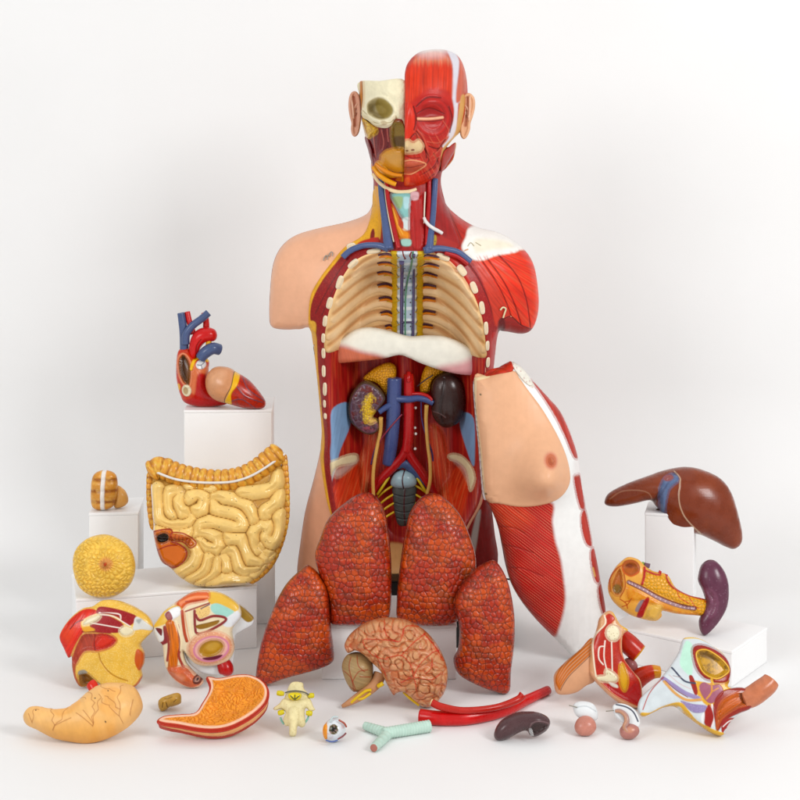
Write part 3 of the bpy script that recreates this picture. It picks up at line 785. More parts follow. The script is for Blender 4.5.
# ================================================================ kidney half
z = Z(485, 680, 4.706)
fr = Frame(522, 736, 1.735, 35)
settle(t, 0)
t = thing('kidney_half', 'dark brown kidney half lying on the floor before the red artery', 'kidney', ONF(522, 739))
def pkid(c):
    c.tint(9, .12); c.tint(2, .08)
    c.fill(z((200,262),(215,225),(245,215),(290,220),(275,245),(240,262)), '#33201f', 1., -3, 3)
    c.line(z((200,262),(212,226),(245,212),(296,215)), 1., '#6d5254', .5, .8)
relief('kidney_body', z((44,255),(70,200),(130,163),(200,152),(270,165),(304,196),(290,236),(245,264),(215,262),(195,238),(160,248),(110,275),(62,284)), fr, 14, 8, pkid, '#4b3234', t, 'gloss', g=.4)
def glass(name):
    m = bpy.data.materials.new(name); m.use_nodes = True; b = m.node_tree.nodes['Principled BSDF']
    b.inputs['Transmission Weight'].default_value = .8; b.inputs['Roughness'].default_value = .12; b.inputs['Base Color'].default_value = (.9, .9, .9, 1); b.inputs['IOR'].default_value = 1.3
    return m
ftube('clear_peg', fr, [(*z((208,240))[0], 9, 1.7), (*z((214,256))[0], 9, 1.7), (*z((218,272))[0], 8, 1.6)], '#ffffff', t, m=glass('clear_plastic'))

# ================================================================ testis pieces
settle(t, 0)
t = thing('testis_piece', 'pink egg shaped testis piece with white sheath and metal pin', 'testis', ONF(585, 734), 'testis pieces')
fr = Frame(585, 733, 1.735, 30)
relief('testis', [(574.5,727),(577,720),(583,716),(590,717),(595,722),(596,729),(591,735),(583,736),(577,733)], fr, 8, 7, lambda c: (c.tint(6, .15), c.tint(2, .06)), '#b97a6c', t, 'gloss', g=.35)
relief('sheath', [(574,704),(582,701),(592,703),(597,709),(598,718),(592,721),(582,719),(575,713)], fr, 6, 6, lambda c: (c.tint(5, .05), c.line([(576,708),(586,707),(596,712)], .8, '#b9bdc0', .4, -.5)), '#d8dadb', t, 'plastic', g=.35, off=-3)
ftube('metal_pin', fr, [(577, 708, 2, .5), (569, 706, 2, .5)], '#8a8578', t, seg=8)
settle(t, 0)
t = thing('testis_piece', 'cut testis piece on white plate with curved dark duct line', 'testis', ONF(630, 738), 'testis pieces')
fr = Frame(630, 736, 1.73, 30)
relief('plate', [(613,706),(622,704),(632,708),(638,715),(640,725),(634,730),(624,724),(615,716)], fr, 3, 3, lambda c: (c.tint(5, .05), c.line([(616,705.5),(626,708),(633,713),(637.5,722)], 1.5, '#3c3f50', .4)), '#d8dadb', t, 'plastic', g=.35, shape='slab', bev=2, n=4)
relief('testis', [(620,729),(625,724),(632,724),(638,727),(639,733),(634,738.5),(627,739.5),(621,736)], fr, 7, 6, lambda c: (c.tint(5, .15), c.oval(629, 731, 4, 3, 0, '#c98f70', 1.5, a=.6)), '#a87068', t, 'gloss', g=.35)
ftube('epididymis', fr, [(615, 712, 4, 1.6), (620, 712.5, 5, 2.2), (625, 717, 6, 2.6), (626, 723, 6, 2.8), (624, 728, 5, 2.4), (627, 733, 5, 1.8)], '#a58078', t, m='gloss', paint=lambda c_, ts, th, V: c_*(1-.5*sst(.6, .9, np.cos(th))[:, None])+lin('#c48a5a')*.5*sst(.6, .9, np.cos(th))[:, None])
ftube('metal_pin', fr, [(615, 711, 2, .5), (606, 712, 2, .5)], '#8a8578', t, seg=8)

settle(t, 0)
# ================================================================ pelvis halves, left pair
z = Z(60, 590, 8.0)
fr = Frame(105, 686, 1.885, 13)
t = thing('pelvis_half', 'pelvis half with yellow fat face and bright red muscle at upper left, far left', 'pelvis', ONF(106, 688), 'pelvis halves')
def p1(c):
    c.tint(8, .1); c.speck(1.6, .5, '#f0d488', .5, r=.4)
    c.fill(z((105,530),(150,560),(140,640),(150,700),(190,770),(170,775),(130,720),(105,620)), '#a3442c', 1.)
    red = c.fill(z((5,390),(30,320),(100,230),(200,160),(290,158),(305,190),(200,240),(190,290),(215,325),(190,360),(140,440),(95,535),(55,530),(35,470)), '#c2281a', .7)
    c.fib(-60, 1.3, .3, red, .7); c.fill(z((20,350),(100,290),(150,300),(110,400),(80,420)), '#d84a30', 3, a=.4)
    c.line(z((205,240),(150,260),(100,310)), 1.2, '#7a120e', .5)
    inn = c.fill(z((165,400),(210,345),(300,338),(400,342),(472,392),(430,450),(330,485),(220,492),(150,590),(112,570),(115,520)), '#a03a34', .7, -3, 4)
    c.fib(70, 1.5, .25, inn, .5)
    c.fill(z((285,420),(340,355),(440,370),(468,400),(410,455),(305,475)), '#bf2a1a', .8, 3.5, 4)
    c.line(z((300,350),(290,420),(300,475)), 1., '#7a1812', .5)
    c.line(z((200,330),(300,330),(420,340)), 1.4, '#7a1612', .7)
    for w in (((310,190),(330,137),(450,150),(560,182),(622,217),(592,272),(550,280),(480,220),(400,195)), ((258,275),(340,200),(420,212),(520,272),(502,332),(400,340),(310,330))):
        k = c.fill(z(*w), '#8b1420', .6); c.speck(1., .5, '#b5505a', .45, k)
    c.line(z((330,182),(480,192),(500,228)), 1.3, '#e6d5cc', .4, .3)
    for w in ([(262,262),(350,275),(500,302)], [(340,197),(440,210),(530,262),(575,290)]): c.line(z(*w), 1.1, '#e8dcd2', .4, .3)
    c.line(z((345,180),(470,200),(495,225)), .7, '#8b1420', .3)
    c.fill(z((203,262),(240,222),(320,195),(347,212),(310,252),(220,285)), '#e2d8b8', .6, 1.2, 2); c.fill(z((490,312),(540,283),(602,312),(590,352),(540,368),(500,350)), '#e4d9b6', .6, 1.2, 2)
    c.fill(z((600,275),(625,215),(740,300),(732,325),(660,315),(600,320)), '#cfcfca', .7, .4); c.fill(z((620,240),(660,235),(640,270)), '#9fa3a0', 1.)
    c.fill(z((200,300),(250,290),(300,315),(220,330)), '#d89a28', .8)
    c.line(z((330,500),(345,560),(400,640),(470,690),(550,720)), 1.1, '#c08c2c', .7, -1.)
    c.fill(z((160,672),(220,648),(270,680),(330,750),(300,770),(180,772)), '#8c5a1c', .8, -9, 5)
    c.fill(z((170,640),(215,630),(235,655),(165,670)), '#8c8478', .8)
    c.fill(z((606,545),(625,470),(670,510),(668,585),(640,640),(615,600)), '#b54a22', .7)
    c.line(z((660,690),(600,765),(500,785)), 2.2, '#b5552e', .7)
relief('cut_pelvis', z((5,390),(22,325),(90,230),(180,158),(260,140),(340,93),(450,93),(560,128),(650,178),(710,230),(742,300),(730,342),(680,392),(640,445),(668,505),(668,585),(645,640),(652,700),(600,772),(500,787),(400,772),(330,752),(290,745),(180,775),(130,720),(105,620),(102,535),(75,543),(40,470)), fr, 13, 18, p1, '#dfb352', t, 'gloss', g=.42, pw=.6)

z = Z(150, 585, 7.2727)
fr = Frame(205, 690, 1.875, 13)
settle(t, 0)
t = thing('pelvis_half', 'pelvis half with pink round cut bone, mint patch and bent pink bowel, left', 'pelvis', ONF(195, 688), 'pelvis halves')
def p2b(c): c.tint(8, .06); c.mix(c.fill(z((640,150),(700,195),(748,250),(700,275),(625,195)), None, .7), '#8f6e20')
relief('outer_shell', z((250,480),(300,300),(560,180),(640,148),(700,198),(748,252),(735,300),(660,345),(612,390),(600,560),(560,650),(500,660),(390,650),(330,620),(270,560)), fr, 5, 20, p2b, '#d3d5d6', t, 'plastic', g=.5, off=-6, pw=.6)
def p2(c):
    c.tint(8, .07)
    c.fill(z((430,55),(540,75),(642,150),(622,192),(520,150),(440,130)), '#dbb04a', .6)
    c.fill(z((195,130),(300,58),(420,48),(442,80),(420,112),(290,140),(240,180)), '#c95533', .8, 1.5, 3); c.line(z((230,130),(320,90),(420,85)), 2., '#e58a6a', 1.); c.line(z((270,120),(330,115),(400,105)), 1.6, '#a8382a', .8)
    c.fill(z((450,150),(500,133),(600,180),(612,202),(560,232),(470,202)), '#9cccc0', .7)
    c.fill(z((560,240),(612,202),(640,190),(660,230),(600,300),(540,290)), '#d9dcdf', .7)
    c.fill(z((35,305),(80,235),(120,185),(200,148),(240,180),(150,262),(100,290)), '#dcb044', .8)
    c.fill(z((120,205),(175,165),(227,158),(232,212),(190,242),(150,262),(122,225)), '#dfe0e0', .5, .6); c.fill(z((120,215),(150,190),(178,238),(150,262)), '#7f222c', .5)
    c.fill(z((38,335),(60,310),(105,328),(112,390),(78,418),(48,380)), '#dcdcd8', .5); c.fill(z((50,312),(98,318),(96,365),(75,350)), '#64161f', .5)
    c.fill(z((108,298),(150,330),(155,400),(100,435),(85,415),(112,390)), '#7d2030', .6)
    k = c.line(z((160,285),(190,400),(180,520),(172,600)), 9.5, '#b85a1e', .6, 1.5)
    c.fib(85, 1.0, .5, k, .4)
    c.line(z((120,300),(148,420),(135,545)), 2.4, '#8b2c2c', .5, .6); c.line(z((215,290),(235,420),(220,510),(250,590)), 2.6, '#93302c', .5, .6)
    c.line(z((203,265),(238,380),(236,470)), 2., '#ead9b4', .4, .4)
    c.line(z((245,190),(262,330),(280,400)), 3.2, '#a53c28', .5, .6); c.line(z((262,190),(285,330),(300,395)), 1., '#d89a70', .4)
    c.line(z((292,195),(312,345),(340,385)), 1.8, '#ead9b4', .4)
    c.fill(z((340,172),(430,145),(442,208),(380,240),(350,225)), '#e2bf7c', .6); c.speck(1.6, .4, '#8a3a2a', .7, c.fill(z((340,172),(430,145),(442,208),(380,240),(350,225)), None), .25)
    c.line(z((335,185),(340,300),(355,345),(420,335),(540,270),(553,235),(470,222),(375,252),(345,215)), 2.6, '#7f2630', .45, .8)
    c.fill(z((345,292),(430,270),(508,253),(490,285),(380,318)), '#8d6414', .6, -1.)
    c.line(z((270,190),(340,165),(440,130)), 1.5, '#8a2f34', .5); c.line(z((380,170),(440,140)), 1.1, '#5a3a5a', .4)
    c.line(z((325,290),(330,350)), 1.1, '#ead9b4', .3)
    # round cut bone
    c.oval(*z((445,452))[0], 22.5, 17, -8, '#d89a78', .6, 2.2, 3); k = c.oval(*z((445,452))[0], 21.5, 16, -8, None); c.speck(2.2, .5, '#f0cfae', .6, k, .35)
    c.oval(*z((455,458))[0], 18., 12.8, -12, '#c97a96', .6); c.oval(*z((455,456))[0], 16.2, 11.2, -12, '#dca8a0', .6)
    c.oval(*z((455,455))[0], 13., 8.8, -18, '#ab7d24', .5, -2, 3); c.oval(*z((465,440))[0], 7., 4., -18, '#c9a048', 2., a=.6)
    c.fill(z((390,525),(460,512),(535,500),(500,530),(430,540)), '#5c1430', .5)
    low = c.fill(z((135,600),(200,585),(270,590),(330,650),(385,690),(360,730),(290,745),(200,700),(140,640)), '#b9543e', .9, 3, 6)
    c.tint(5, .3, mask=low); c.fill(z((175,630),(260,660),(240,690),(190,660)), '#d9907a', 2.5, a=.6)
    c.oval(*z((352,682))[0], 4.3, 5.4, 30, '#5a2018', .5, -1); c.oval(*z((350,680))[0], 2.2, 3., 30, '#a07060', .4); c.oval(*z((350,680))[0], 1.1, 1.6, 30, '#2a0e0a', .4)
relief('cut_pelvis', z((30,312),(60,250),(110,188),(200,120),(300,58),(400,42),(500,58),(580,98),(645,150),(660,235),(600,320),(605,400),(612,470),(580,540),(500,580),(400,590),(330,570),(280,520),(250,480),(262,560),(330,640),(388,692),(365,735),(290,747),(200,705),(140,640),(108,560),(95,440),(60,405)), fr, 12, 15, p2, '#e0d0b0', t, 'gloss', g=.42, pw=.55)
ftube('red_stub', fr, [(*z((525,560))[0], -2, 6.5), (*z((545,605))[0], -2, 7.8), (*z((555,640))[0], -2, 6.8), (*z((556,662))[0], -2, 3.)], '#a50f12', t, m='gloss')

# ================================================================ pelvis halves, right pair
z = Z(550, 605, 7.2727)
fr = Frame(612, 705, 1.845, 17, 0)
settle(t, 0)
t = thing('pelvis_half', 'pelvis half with red cut muscle face, two yellow ended stubs and skin thigh', 'pelvis', ONF(612, 706), 'pelvis halves')
fr2 = Frame(612, 705, 1.865, 17, 0)
ftube('leg_stub', fr2, [(*z((510,235))[0], 2, 8), (*z((560,290))[0], 3, 10), (*z((638,362))[0], 4, 9.5)], '#a8241a', t, m='gloss', paint=lambda c_, ts, th, V: c_*(.7+.6*fbm(V[:, 0]*500+V[:, 2]*300, V[:, 2]*90, 3))[:, None]*(1-sst(.97, .99, ts))[:, None]+(lin('#c9951c')*sst(.97, .99, ts)[:, None])*(.6+.8*fbm(V[:, 0]*900, V[:, 2]*900, 2))[:, None], seg=22)
relief('muscle_bulb', z((540,400),(590,395),(630,440),(620,490),(570,500),(540,460)), fr2, 7, 6, lambda c: c.tint(4, .1), '#95565c', t, 'gloss', g=.5, off=2)
ftube('arm_stub', fr2, [(*z((590,570))[0], 3, 10), (*z((660,520))[0], 4, 8.5), (*z((730,492))[0], 4, 6.8), (*z((785,492))[0], 3, 5.6)], '#b02a1a', t, m='gloss', paint=lambda c_, ts, th, V: (c_*(1-sst(.68, .7, ts))[:, None]+lin('#cf8a2c')*sst(.68, .7, ts)[:, None])*(.75+.5*fbm(V[:, 0]*500, V[:, 2]*500, 3))[:, None], seg=22)
def p3s(c):
    c.tint(10, .05)
    for q in range(5):
        w = [(300+q*5, 262+q*18), (200+q*5, 345+q*20), (115+q*4, 425+q*22), (58+q*7, 520+q*16), (55+q*5, 575+q*10)]
        c.line(z(*w), 1.5, '#b85a16', .4, .6); c.line([(a+1.3, b+1.2) for a, b in z(*w)], .6, '#5a2a10', .3)
relief('skin_thigh', z((40,560),(50,500),(120,425),(230,330),(310,250),(345,330),(350,470),(330,560),(270,592),(200,640),(110,657),(58,640)), fr, 11, 14, p3s, '#cf9a76', t, 'plastic', g=.45, pw=.8, off=-3)
def p3(c):
    c.tint(8, .12)
    face = c.fill(z((385,112),(420,78),(462,112),(440,150),(500,182),(502,330),(525,400),(600,500),(642,580),(642,722),(560,702),(450,642),(350,542),(328,500),(308,420),(308,270),(340,210),(400,150)), '#a8231a', .6, -.6)
    c.tint(6, .25, mask=face); c.speck(1.1, .5, '#c4564a', .45, face)
    c.fill(z((350,550),(420,560),(520,620),(600,560),(640,600),(640,722),(560,702),(450,642)), '#a8160e', 2., -1.5, 4)
    c.line(z((388,90),(392,150),(330,222),(306,300),(314,430),(326,520)), 1.5, '#ead9c0', .4, .5)
    c.line(z((450,72),(520,172),(602,216)), 2., '#d9a83c', .5, .5); c.line(z((600,215),(670,285),(688,350)), 1.6, '#d8a05c', .5)
    c.line(z((502,200),(500,330),(530,400),(600,490)), 1.2, '#c96a5c', .5)
    for w in ([(390,270),(382,380),(400,470)], [(436,278),(440,480)], [(380,308),(350,318),(346,392),(376,436)]): c.line(z(*w), 1.2, '#e8dcd0', .4, .3)
    c.oval(*z((448,214))[0], 7.3, 8.2, 0, '#e2d9ba', .5, 1, 2); c.speck(2.2, .5, '#a89058', .8, c.oval(*z((448,214))[0], 5.8, 6.8), .25)
    c.fill(z((385,490),(400,465),(450,490),(482,530),(452,562),(340,552),(328,520),(385,510)), '#e0d6b4', .5, 1, 2); c.speck(2.2, .4, '#a89058', .8, c.fill(z((400,480),(450,500),(470,530),(440,545),(390,530)), None), .25)
    c.fill(z((415,560),(470,575),(480,600),(440,590)), '#d5d0c4', .7)
    c.fill(z((490,442),(520,430),(553,520),(546,600),(522,627),(490,560)), '#cf9a26', .5, 1.2, 2)
    c.line(z((285,490),(360,585),(480,685),(620,745)), 2.8, '#d39c78', .6, .6)
relief('cut_pelvis', z((300,300),(330,218),(345,170),(360,108),(410,62),(452,68),(500,150),(560,195),(520,240),(525,380),(590,480),(650,560),(655,720),(622,747),(520,722),(430,662),(330,562),(285,490),(290,380)), fr, 11, 14, p3, '#cf9a70', t, 'gloss', g=.42, pw=.5, off=3)

z = Z(635, 630, 5.3333)
fr = Frame(695, 728, 1.775, 28)
settle(t, 0)
t = thing('pelvis_half', 'pelvis half with open yellow bladder and pink bowel tube, right foreground', 'pelvis', ONF(695, 730), 'pelvis halves')
def p4(c):
    c.tint(8, .05)
    c.fill(z((240,160),(268,80),(300,105),(300,180),(292,262),(240,215)), '#b5dbc8', .6)
    c.fill(z((300,290),(400,300),(500,280),(500,320),(400,420),(330,370)), '#d29f3a', .8); c.speck(2.4, .35, '#a84a2a', .6, c.fill(z((300,270),(330,300),(330,360),(300,320)), None), .35)
    c.fill(z((280,270),(300,265),(325,340),(310,360)), '#8a1f1c', .5)
    c.fill(z((297,122),(340,98),(420,123),(482,170),(503,230),(482,292),(412,302),(395,290),(350,272),(310,214)), '#861c18', .5, 1., 2)
    k = c.fill(z((320,142),(370,128),(440,168),(487,222),(472,252),(420,277),(360,252),(330,202)), '#b88a14', .5, -5, 4)
    c.tint(5, .8, mask=k, col='#6a4a0c'); c.tint(2.5, .4, mask=k, col='#cf9f18')
    c.fill(z((335,135),(380,140),(440,180),(400,175),(350,160)), '#5c3c0c', 1.5, a=.8); c.line(z((320,142),(370,128),(440,168),(487,222),(472,252),(420,277),(360,252),(330,202)), 1.1, '#d9a83c', .4, .5, closed=True)
    c.line(z((395,280),(405,310)), 2.2, '#d9a83c', .5)
    c.fill(z((332,322),(355,295),(395,310),(440,308),(455,350),(400,402),(360,382)), '#97566a', .6, .5); c.line(z((395,300),(395,345),(370,380)), 1.6, '#c98a3c', .5); c.line(z((395,345),(430,325)), 1.2, '#c98a3c', .5)
    c.line(z((150,272),(200,310),(260,350),(330,378)), 4.2, '#8f80a8', .6, .8); c.line(z((155,290),(210,350),(270,385),(340,385)), 2.6, '#cf9a5a', .5, .5)
    c.line(z((160,285),(215,335),(275,372)), .6, '#7a3a3a', .3)
    c.fill(z((240,388),(300,405),(370,415),(360,445),(310,450),(265,420)), '#8d7ea8', .6, .8); c.speck(1.2, .5, '#c8bcd8', .4, c.fill(z((240,388),(300,405),(370,415),(360,445),(310,450),(265,420)), None))
    c.line(z((195,218),(245,278),(275,295),(312,300)), 1.7, '#3a4054', .4, .4)
    c.line(z((48,432),(75,360),(110,310),(152,268)), .9, '#a22a2a', .4)
    c.fill(z((80,300),(105,280),(110,295),(95,315)), '#d89a7c', .7)
    c.line(z((180,255),(230,300),(290,330)), 1., '#c8b8b8', .4); c.line(z((200,260),(240,270)), .7, '#9a8a8a', .3)
    c.fill(z((360,450),(385,408),(408,470),(400,520),(375,522),(358,490)), '#8e1c1c', .5, .6); c.line(z((398,410),(412,470),(400,520)), 1.6, '#e2d8d8', .4, .4)
    c.fill(z((345,470),(360,450),(360,495),(350,505)), '#e0e0e0', .6)
    k = c.fill(z((405,410),(450,342),(560,318),(612,368),(606,422),(540,452),(470,490),(430,545),(415,500)), '#84201a', .5, .8)
    k = c.fill(z((428,432),(468,372),(550,345),(596,400),(520,430),(450,480),(425,530)), '#b1501f', .6, -4, 4); c.fib(-35, 1.4, .35, k, .5)
    c.fill(z((545,350),(580,350),(602,395),(585,410),(560,385)), '#2a120a', 1., -3, 3)
    c.fill(z((450,500),(485,478),(530,475),(510,505),(470,535),(455,560)), '#8e1c1c', .5); c.line(z((458,520),(490,492),(530,480)), 1., '#e0d8d4', .3)
    c.line(z((45,455),(90,455),(150,425),(230,405),(270,440),(320,495),(400,540),(460,560)), 3.6, '#d3a43c', .6, .6)
    c.line(z((262,65),(330,65),(400,95),(470,150)), 1.6, '#d9b560', .5)
relief('cut_pelvis', [(684,641.5),(697,641.5),(710,648),(723,658),(729,671),(728,683),(727,689),(742,689.5),(750,699),(749,709),(737,715),(727,725),(722,735),(712,733),(697,723),(684,713),(676,707),(665,708),(655,713),(645,717),(640,711),(641,702),(646,695),(658,684),(668,672),(679,655)], fr, 10, 16, p4, '#c8cfd2', t, 'gloss', g=.42, pw=.5)
def pt4(c_, ts, th, V):
    return c_*(.8+.4*fbm(V[:, 0]*220, V[:, 2]*220, 3))[:, None]
ftube('bowel_tube', fr, [(741, 701, 0, 9.5), (750, 697.5, 0, 9.8), (758, 692, 1, 9.8), (765, 686.5, 1, 9.2), (768.5, 682, 1, 8.2)], '#b56a52', t, m='gloss', paint=pt4, seg=24)
fl = Frame(652, 712, 1.768, 28)
# ================================================================ chest panel
fr = Frame(560, 655, 1.985, 5, 3)
settle(t, 0)
t = thing('chest_panel', 'chest and belly cover with breast, red side muscle and white sheath leaning on the torso', 'chest cover', ONF(575, 658))
PAN = [(476,383),(489,379),(500,372),(512,366),(520,369),(528,377),(540,391),(551,403),(562,416),(571,436),(578,460),(582,488),(587,510),(593,542),(600,578),(606,614),(602,632),(592,650),(584,659),(573,657),(562,646),(551,635),(538,622),(524,605),(513,586),(507,566),(504,550),(499,527),(489,504),(484,498),(480,450),(476,410)]
_pu = poisson(spline(PAN, 5))
def ph_(X, Y):
    sd = sdf(X, Y, spline(PAN, 5))[0]
    u = _pu(X, Y, sd)
    h = 30*np.power(np.clip(u, 0, 1.2), .36)-5
    w = np.exp(-(((X-540)/23)**2+((Y-466)/26)**2)); h = h+27*w
    w2 = np.exp(-(((X-536)/22)**2+((Y-480)/15)**2)); h = h+11*w2
    return h
SK = [(475.5,384),(489,379),(512,373.5),(519,381),(526,391),(540,410),(552,431),(560,449),(564.5,464),(566,478),(563,487),(556,495),(545,500.5),(530,504),(515,505),(498,503),(486,499.5),(481,455)]
def pp_(c):
    k0 = sst(.4, 1., c.sd)
    c.tint(20, .03)
    mus = c.fill([(487,500),(500,502),(546,499),(549,520),(552,538),(557,555),(560,574),(562,592),(561,606),(557,624),(553,637),(546,632),(530,612),(512,586),(504,552),(497,526)], '#a8161c', 2.2)
    c.mix(c.fill([(490,505),(520,505),(530,520),(505,530)], None, 6)*.5, '#c43a1c')
    c.fib(37, .8, .35, mus, .5, ln=50); c.mix(mus*sst(.35, .8, np.sin((-c.X*.6+c.Y*.8)*2*math.pi/2.3+2.5*vn(c.X/12, c.Y/12)))*(.25+.3*vn(c.X/14+5, c.Y/9)), '#d08078')
    c.tint(16, .12, mask=mus)
    for w in ([(494,528),(510,526),(522,531)], [(499,546),(512,545),(530,550)], [(506,568),(520,566),(540,573)]): c.line(w, 1.3, '#7a1012', 1., -.5, a=.5)
    for s_ in ([(529,382),(540,389),(551,400),(561,415),(570,436),(577.5,459),(570,457),(561,436),(550,414),(538,395)], [(570,475),(579,476.5),(583,506),(579,509),(576,505),(572,490)],
               [(578,513),(584,511),(590,541),(588,546),(582,541),(578,527)], [(587,551),(594,549.5),(599,577),(595,582),(590,574)], [(595,586),(601,584),(606,609),(602,615),(597,603)]):
        k = c.fill(s_, '#a23030', .7, .8, 2); c.fib(78, 1.1, .28, k, .3)
    c.mix(c.fill([(571,462),(579,461),(580,472),(571,474)], None, 2)*.8, '#dcd6d4')
    c.line([(590,566),(592,574)], 1.6, '#c9a060', .5)
    c.line([(480,381),(489,378),(500,373),(512,367.5)], 5, '#a8241a', .6)
    c.line([(513,368),(522,376),(531,388)], 5, '#d9d4c8', .8); c.speck(2.2, .3, '#c98a8a', .5, c.line([(513,368),(531,388)], 6), .4)
relief('cover_shell', PAN, fr, 0, 0, pp_, '#e6e6e4', t, 'skin', g=.55, hfun=ph_, th=3.5, back=1.5)
def psk(c):
    c.tint(26, .05, 2); c.tint(3, .02)
    c.oval(544, 457, 6.6, 7.2, 10, '#c2705e', 2.2, a=.9); c.oval(544, 457, 4.2, 4.8, 10, '#a8483e', 1.4, 3., 3); c.oval(544.5, 456.5, 2.4, 2.8, 0, '#b5604c', .8, 3.4, 2)
    c.mix((1-sst(.2, 1.6, c.sd))*.5, '#d8a070'); c.line([(476.5,384),(476.5,410),(481,452),(485,498)], 1.6, '#e6cfa8', .5)
    c.dots([(480.5,397),(486,494.5)], 1., '#7a6a50', -.6)
    c.line([(477,382.5),(489,379.5)], 2.4, '#e8d3a8', .4)
relief('breast_skin', SK, fr, 0, 0, psk, '#dba986', t, 'skin', g=.55, hfun=lambda X, Y: ph_(X, Y)+2., th=2.6)
relief('upper_muscle', [(486,380),(490,374),(500,371.5),(506,370),(511,365.5),(513,367),(512,374),(500,377)], fr, 0, 0, lambda c: (c.tint(3, .3), c.fib(20, 1., .2)), '#a8281a', t, 'plastic', g=.4, hfun=lambda X, Y: ph_(X, Y)+3.2, th=3)
relief('rib_stub', [(511,367),(518,368),(526,375),(532,386),(528,388),(520,381)], fr, 0, 0, lambda c: (c.tint(3, .15), c.speck(3, .2, '#b98080', .6)), '#dcd8cc', t, 'plastic', g=.4, hfun=lambda X, Y: ph_(X, Y)+2.4, th=2.4)
ftube('metal_pin', fr, [(502, 582, -14, .8), (513, 583, -12, .8)], '#3a3836', t, seg=8)

# ================================================================ liver
z = Z(590, 450, 4.0)
fr = Frame(672, 522, 2.11, 12)
settle(t, 0)
t = thing('liver_model', 'glossy reddish brown liver with blue vein balanced on the upright right box', 'liver', P(672, 524, 2.11))
def pl(c):
    c.tint(16, .07); c.tint(3, .03)
    c.mix(sst(.45, .8, fbm(c.X/18, c.Y/18, 2))*.3, '#8a3c22')
    c.line(z((245,215),(262,180),(300,120),(330,95)), 3., '#471a12', 2.5, -2.)
    c.fill(z((268,215),(265,150),(290,106),(330,93),(342,120),(302,160),(292,240),(312,300),(292,285)), '#56688c', .7, 2.2, 3)
    c.oval(*z((302,110))[0], 5, 3, -20, '#8a4a50', .8, -.8); c.line(z((290,285),(320,312),(360,318)), 2.4, '#56688c', 1.2, a=.7)
    c.line(z((328,84),(346,110),(343,135),(338,190),(350,240),(380,285),(445,342)), 1.1, '#b89a80', .4, .3)
    c.line(z((75,195),(120,165),(185,160),(225,172),(242,200)), .9, '#9a6a54', .4, .2)
    c.fill(z((250,250),(285,250),(290,275),(240,278)), '#4a3020', 1.)
relief('liver_body', z((58,205),(78,170),(150,133),(230,104),(300,80),(380,67),(450,79),(520,114),(562,170),(588,250),(607,335),(602,375),(575,396),(540,386),(480,356),(430,336),(330,316),(298,290),(282,250),(262,222),(238,201),(180,214),(110,226),(68,222)), fr, 26, 17, pl, '#6e2a19', t, 'gloss', g=.55, pw=.85)
ftube('gallbladder', fr, [(*z((255,262))[0], -3, 2.5), (*z((275,250))[0], -2, 4), (*z((295,245))[0], -2, 3.5)], '#4a3322', t, m='gloss')

# ================================================================ pancreas, duodenum and spleen
z = Z(605, 545, 6.154)
fr = Frame(662, 620, 2.005, 14)
t = thing('pancreas_model', 'orange pancreas and duodenum model joined to a dark plum spleen', 'pancreas', fr.at(np.array(662.), np.array(621.)))
def pq(c):
    c.tint(7, .12)
    lob = c.fill(z((235,215),(260,160),(320,185),(380,205),(430,275),(510,318),(590,338),(612,375),(596,430),(540,425),(420,350),(240,265)), '#d99a26', .6, 1, 3)
    c.cells(3.6, .16, '#7d7020', h=.7, mask=lob, a=.55)
    lo = c.fill(z((130,260),(200,275),(330,345),(450,400),(560,415),(540,432),(430,422),(350,402),(220,350),(140,345)), '#cf7d24', .7, 1.2, 3); c.tint(3, .35, mask=lo, col='#e2b04a')
    c.oval(*z((160,150))[0], 8.8, 7.8, 10, '#8e3a12', .7); c.oval(*z((160,152))[0], 7.2, 6.2, 10, '#a5501a', 1., -4, 3); c.oval(*z((155,140))[0], 3.5, 2.2, 10, '#7a3010', 1.5)
    c.fill(z((48,235),(90,150),(112,185),(115,280),(82,318),(50,292)), '#a5541c', .8, -3, 3); c.oval(*z((80,275))[0], 4, 4.4, 0, '#7d5a16', 1.2)
    c.line(z((40,290),(40,220),(75,160),(110,135)), 1.2, '#a8401a', .5); c.line(z((118,185),(125,260),(95,325)), 1., '#9a3a16', .5); c.line(z((110,150),(120,180),(160,200),(205,175)), 1.2, '#b84a1a', .5)
    c.line(z((240,150),(235,200),(222,245)), 2.4, '#a51310', .5, 1.2); c.line(z((245,165),(290,185),(330,192),(340,175)), 1.7, '#a8180f', .5, 1.); c.line(z((370,190),(375,225),(410,268),(500,312),(592,338)), 1.7, '#a8180f', .5, 1.1)
    c.line(z((430,275),(445,325),(500,360)), .9, '#b8401a', .4); c.line(z((500,315),(530,370),(560,390)), .9, '#b8401a', .4)
    c.line(z((145,235),(230,275),(330,330),(450,375),(535,390)), 4.4, '#6e2620', .6); c.line(z((145,235),(230,278),(330,335),(450,379),(530,391)), 2.6, '#a08088', .5, .6)
    q = spline(z((150,240),(230,278),(330,335),(450,379),(530,391)), 8, False)
    c.dots([tuple(x) for x in q[::2]], .55, '#e2c8c8'); c.dots([(a, b-1.6) for a, b in q[1::2]], .5, '#3a1020')
    c.fill(z((183,402),(210,345),(240,342),(215,405)), '#8a7a7e', .5, .5); c.fill(z((195,432),(237,335),(264,335),(228,442)), '#990f16', .5, .8)
    c.fill(z((240,440),(262,370),(330,365),(345,400),(312,465),(270,460)), '#d8ab52', .6, 3, 4)
    for w in ([(95,335),(130,360),(140,390)], [(110,380),(140,365),(160,330)], [(125,350),(150,345)]): c.line(z(*w), .9, '#a5301a', .4)
    c.line(z((600,350),(618,370),(605,432)), 1.4, '#b83a14', .5)
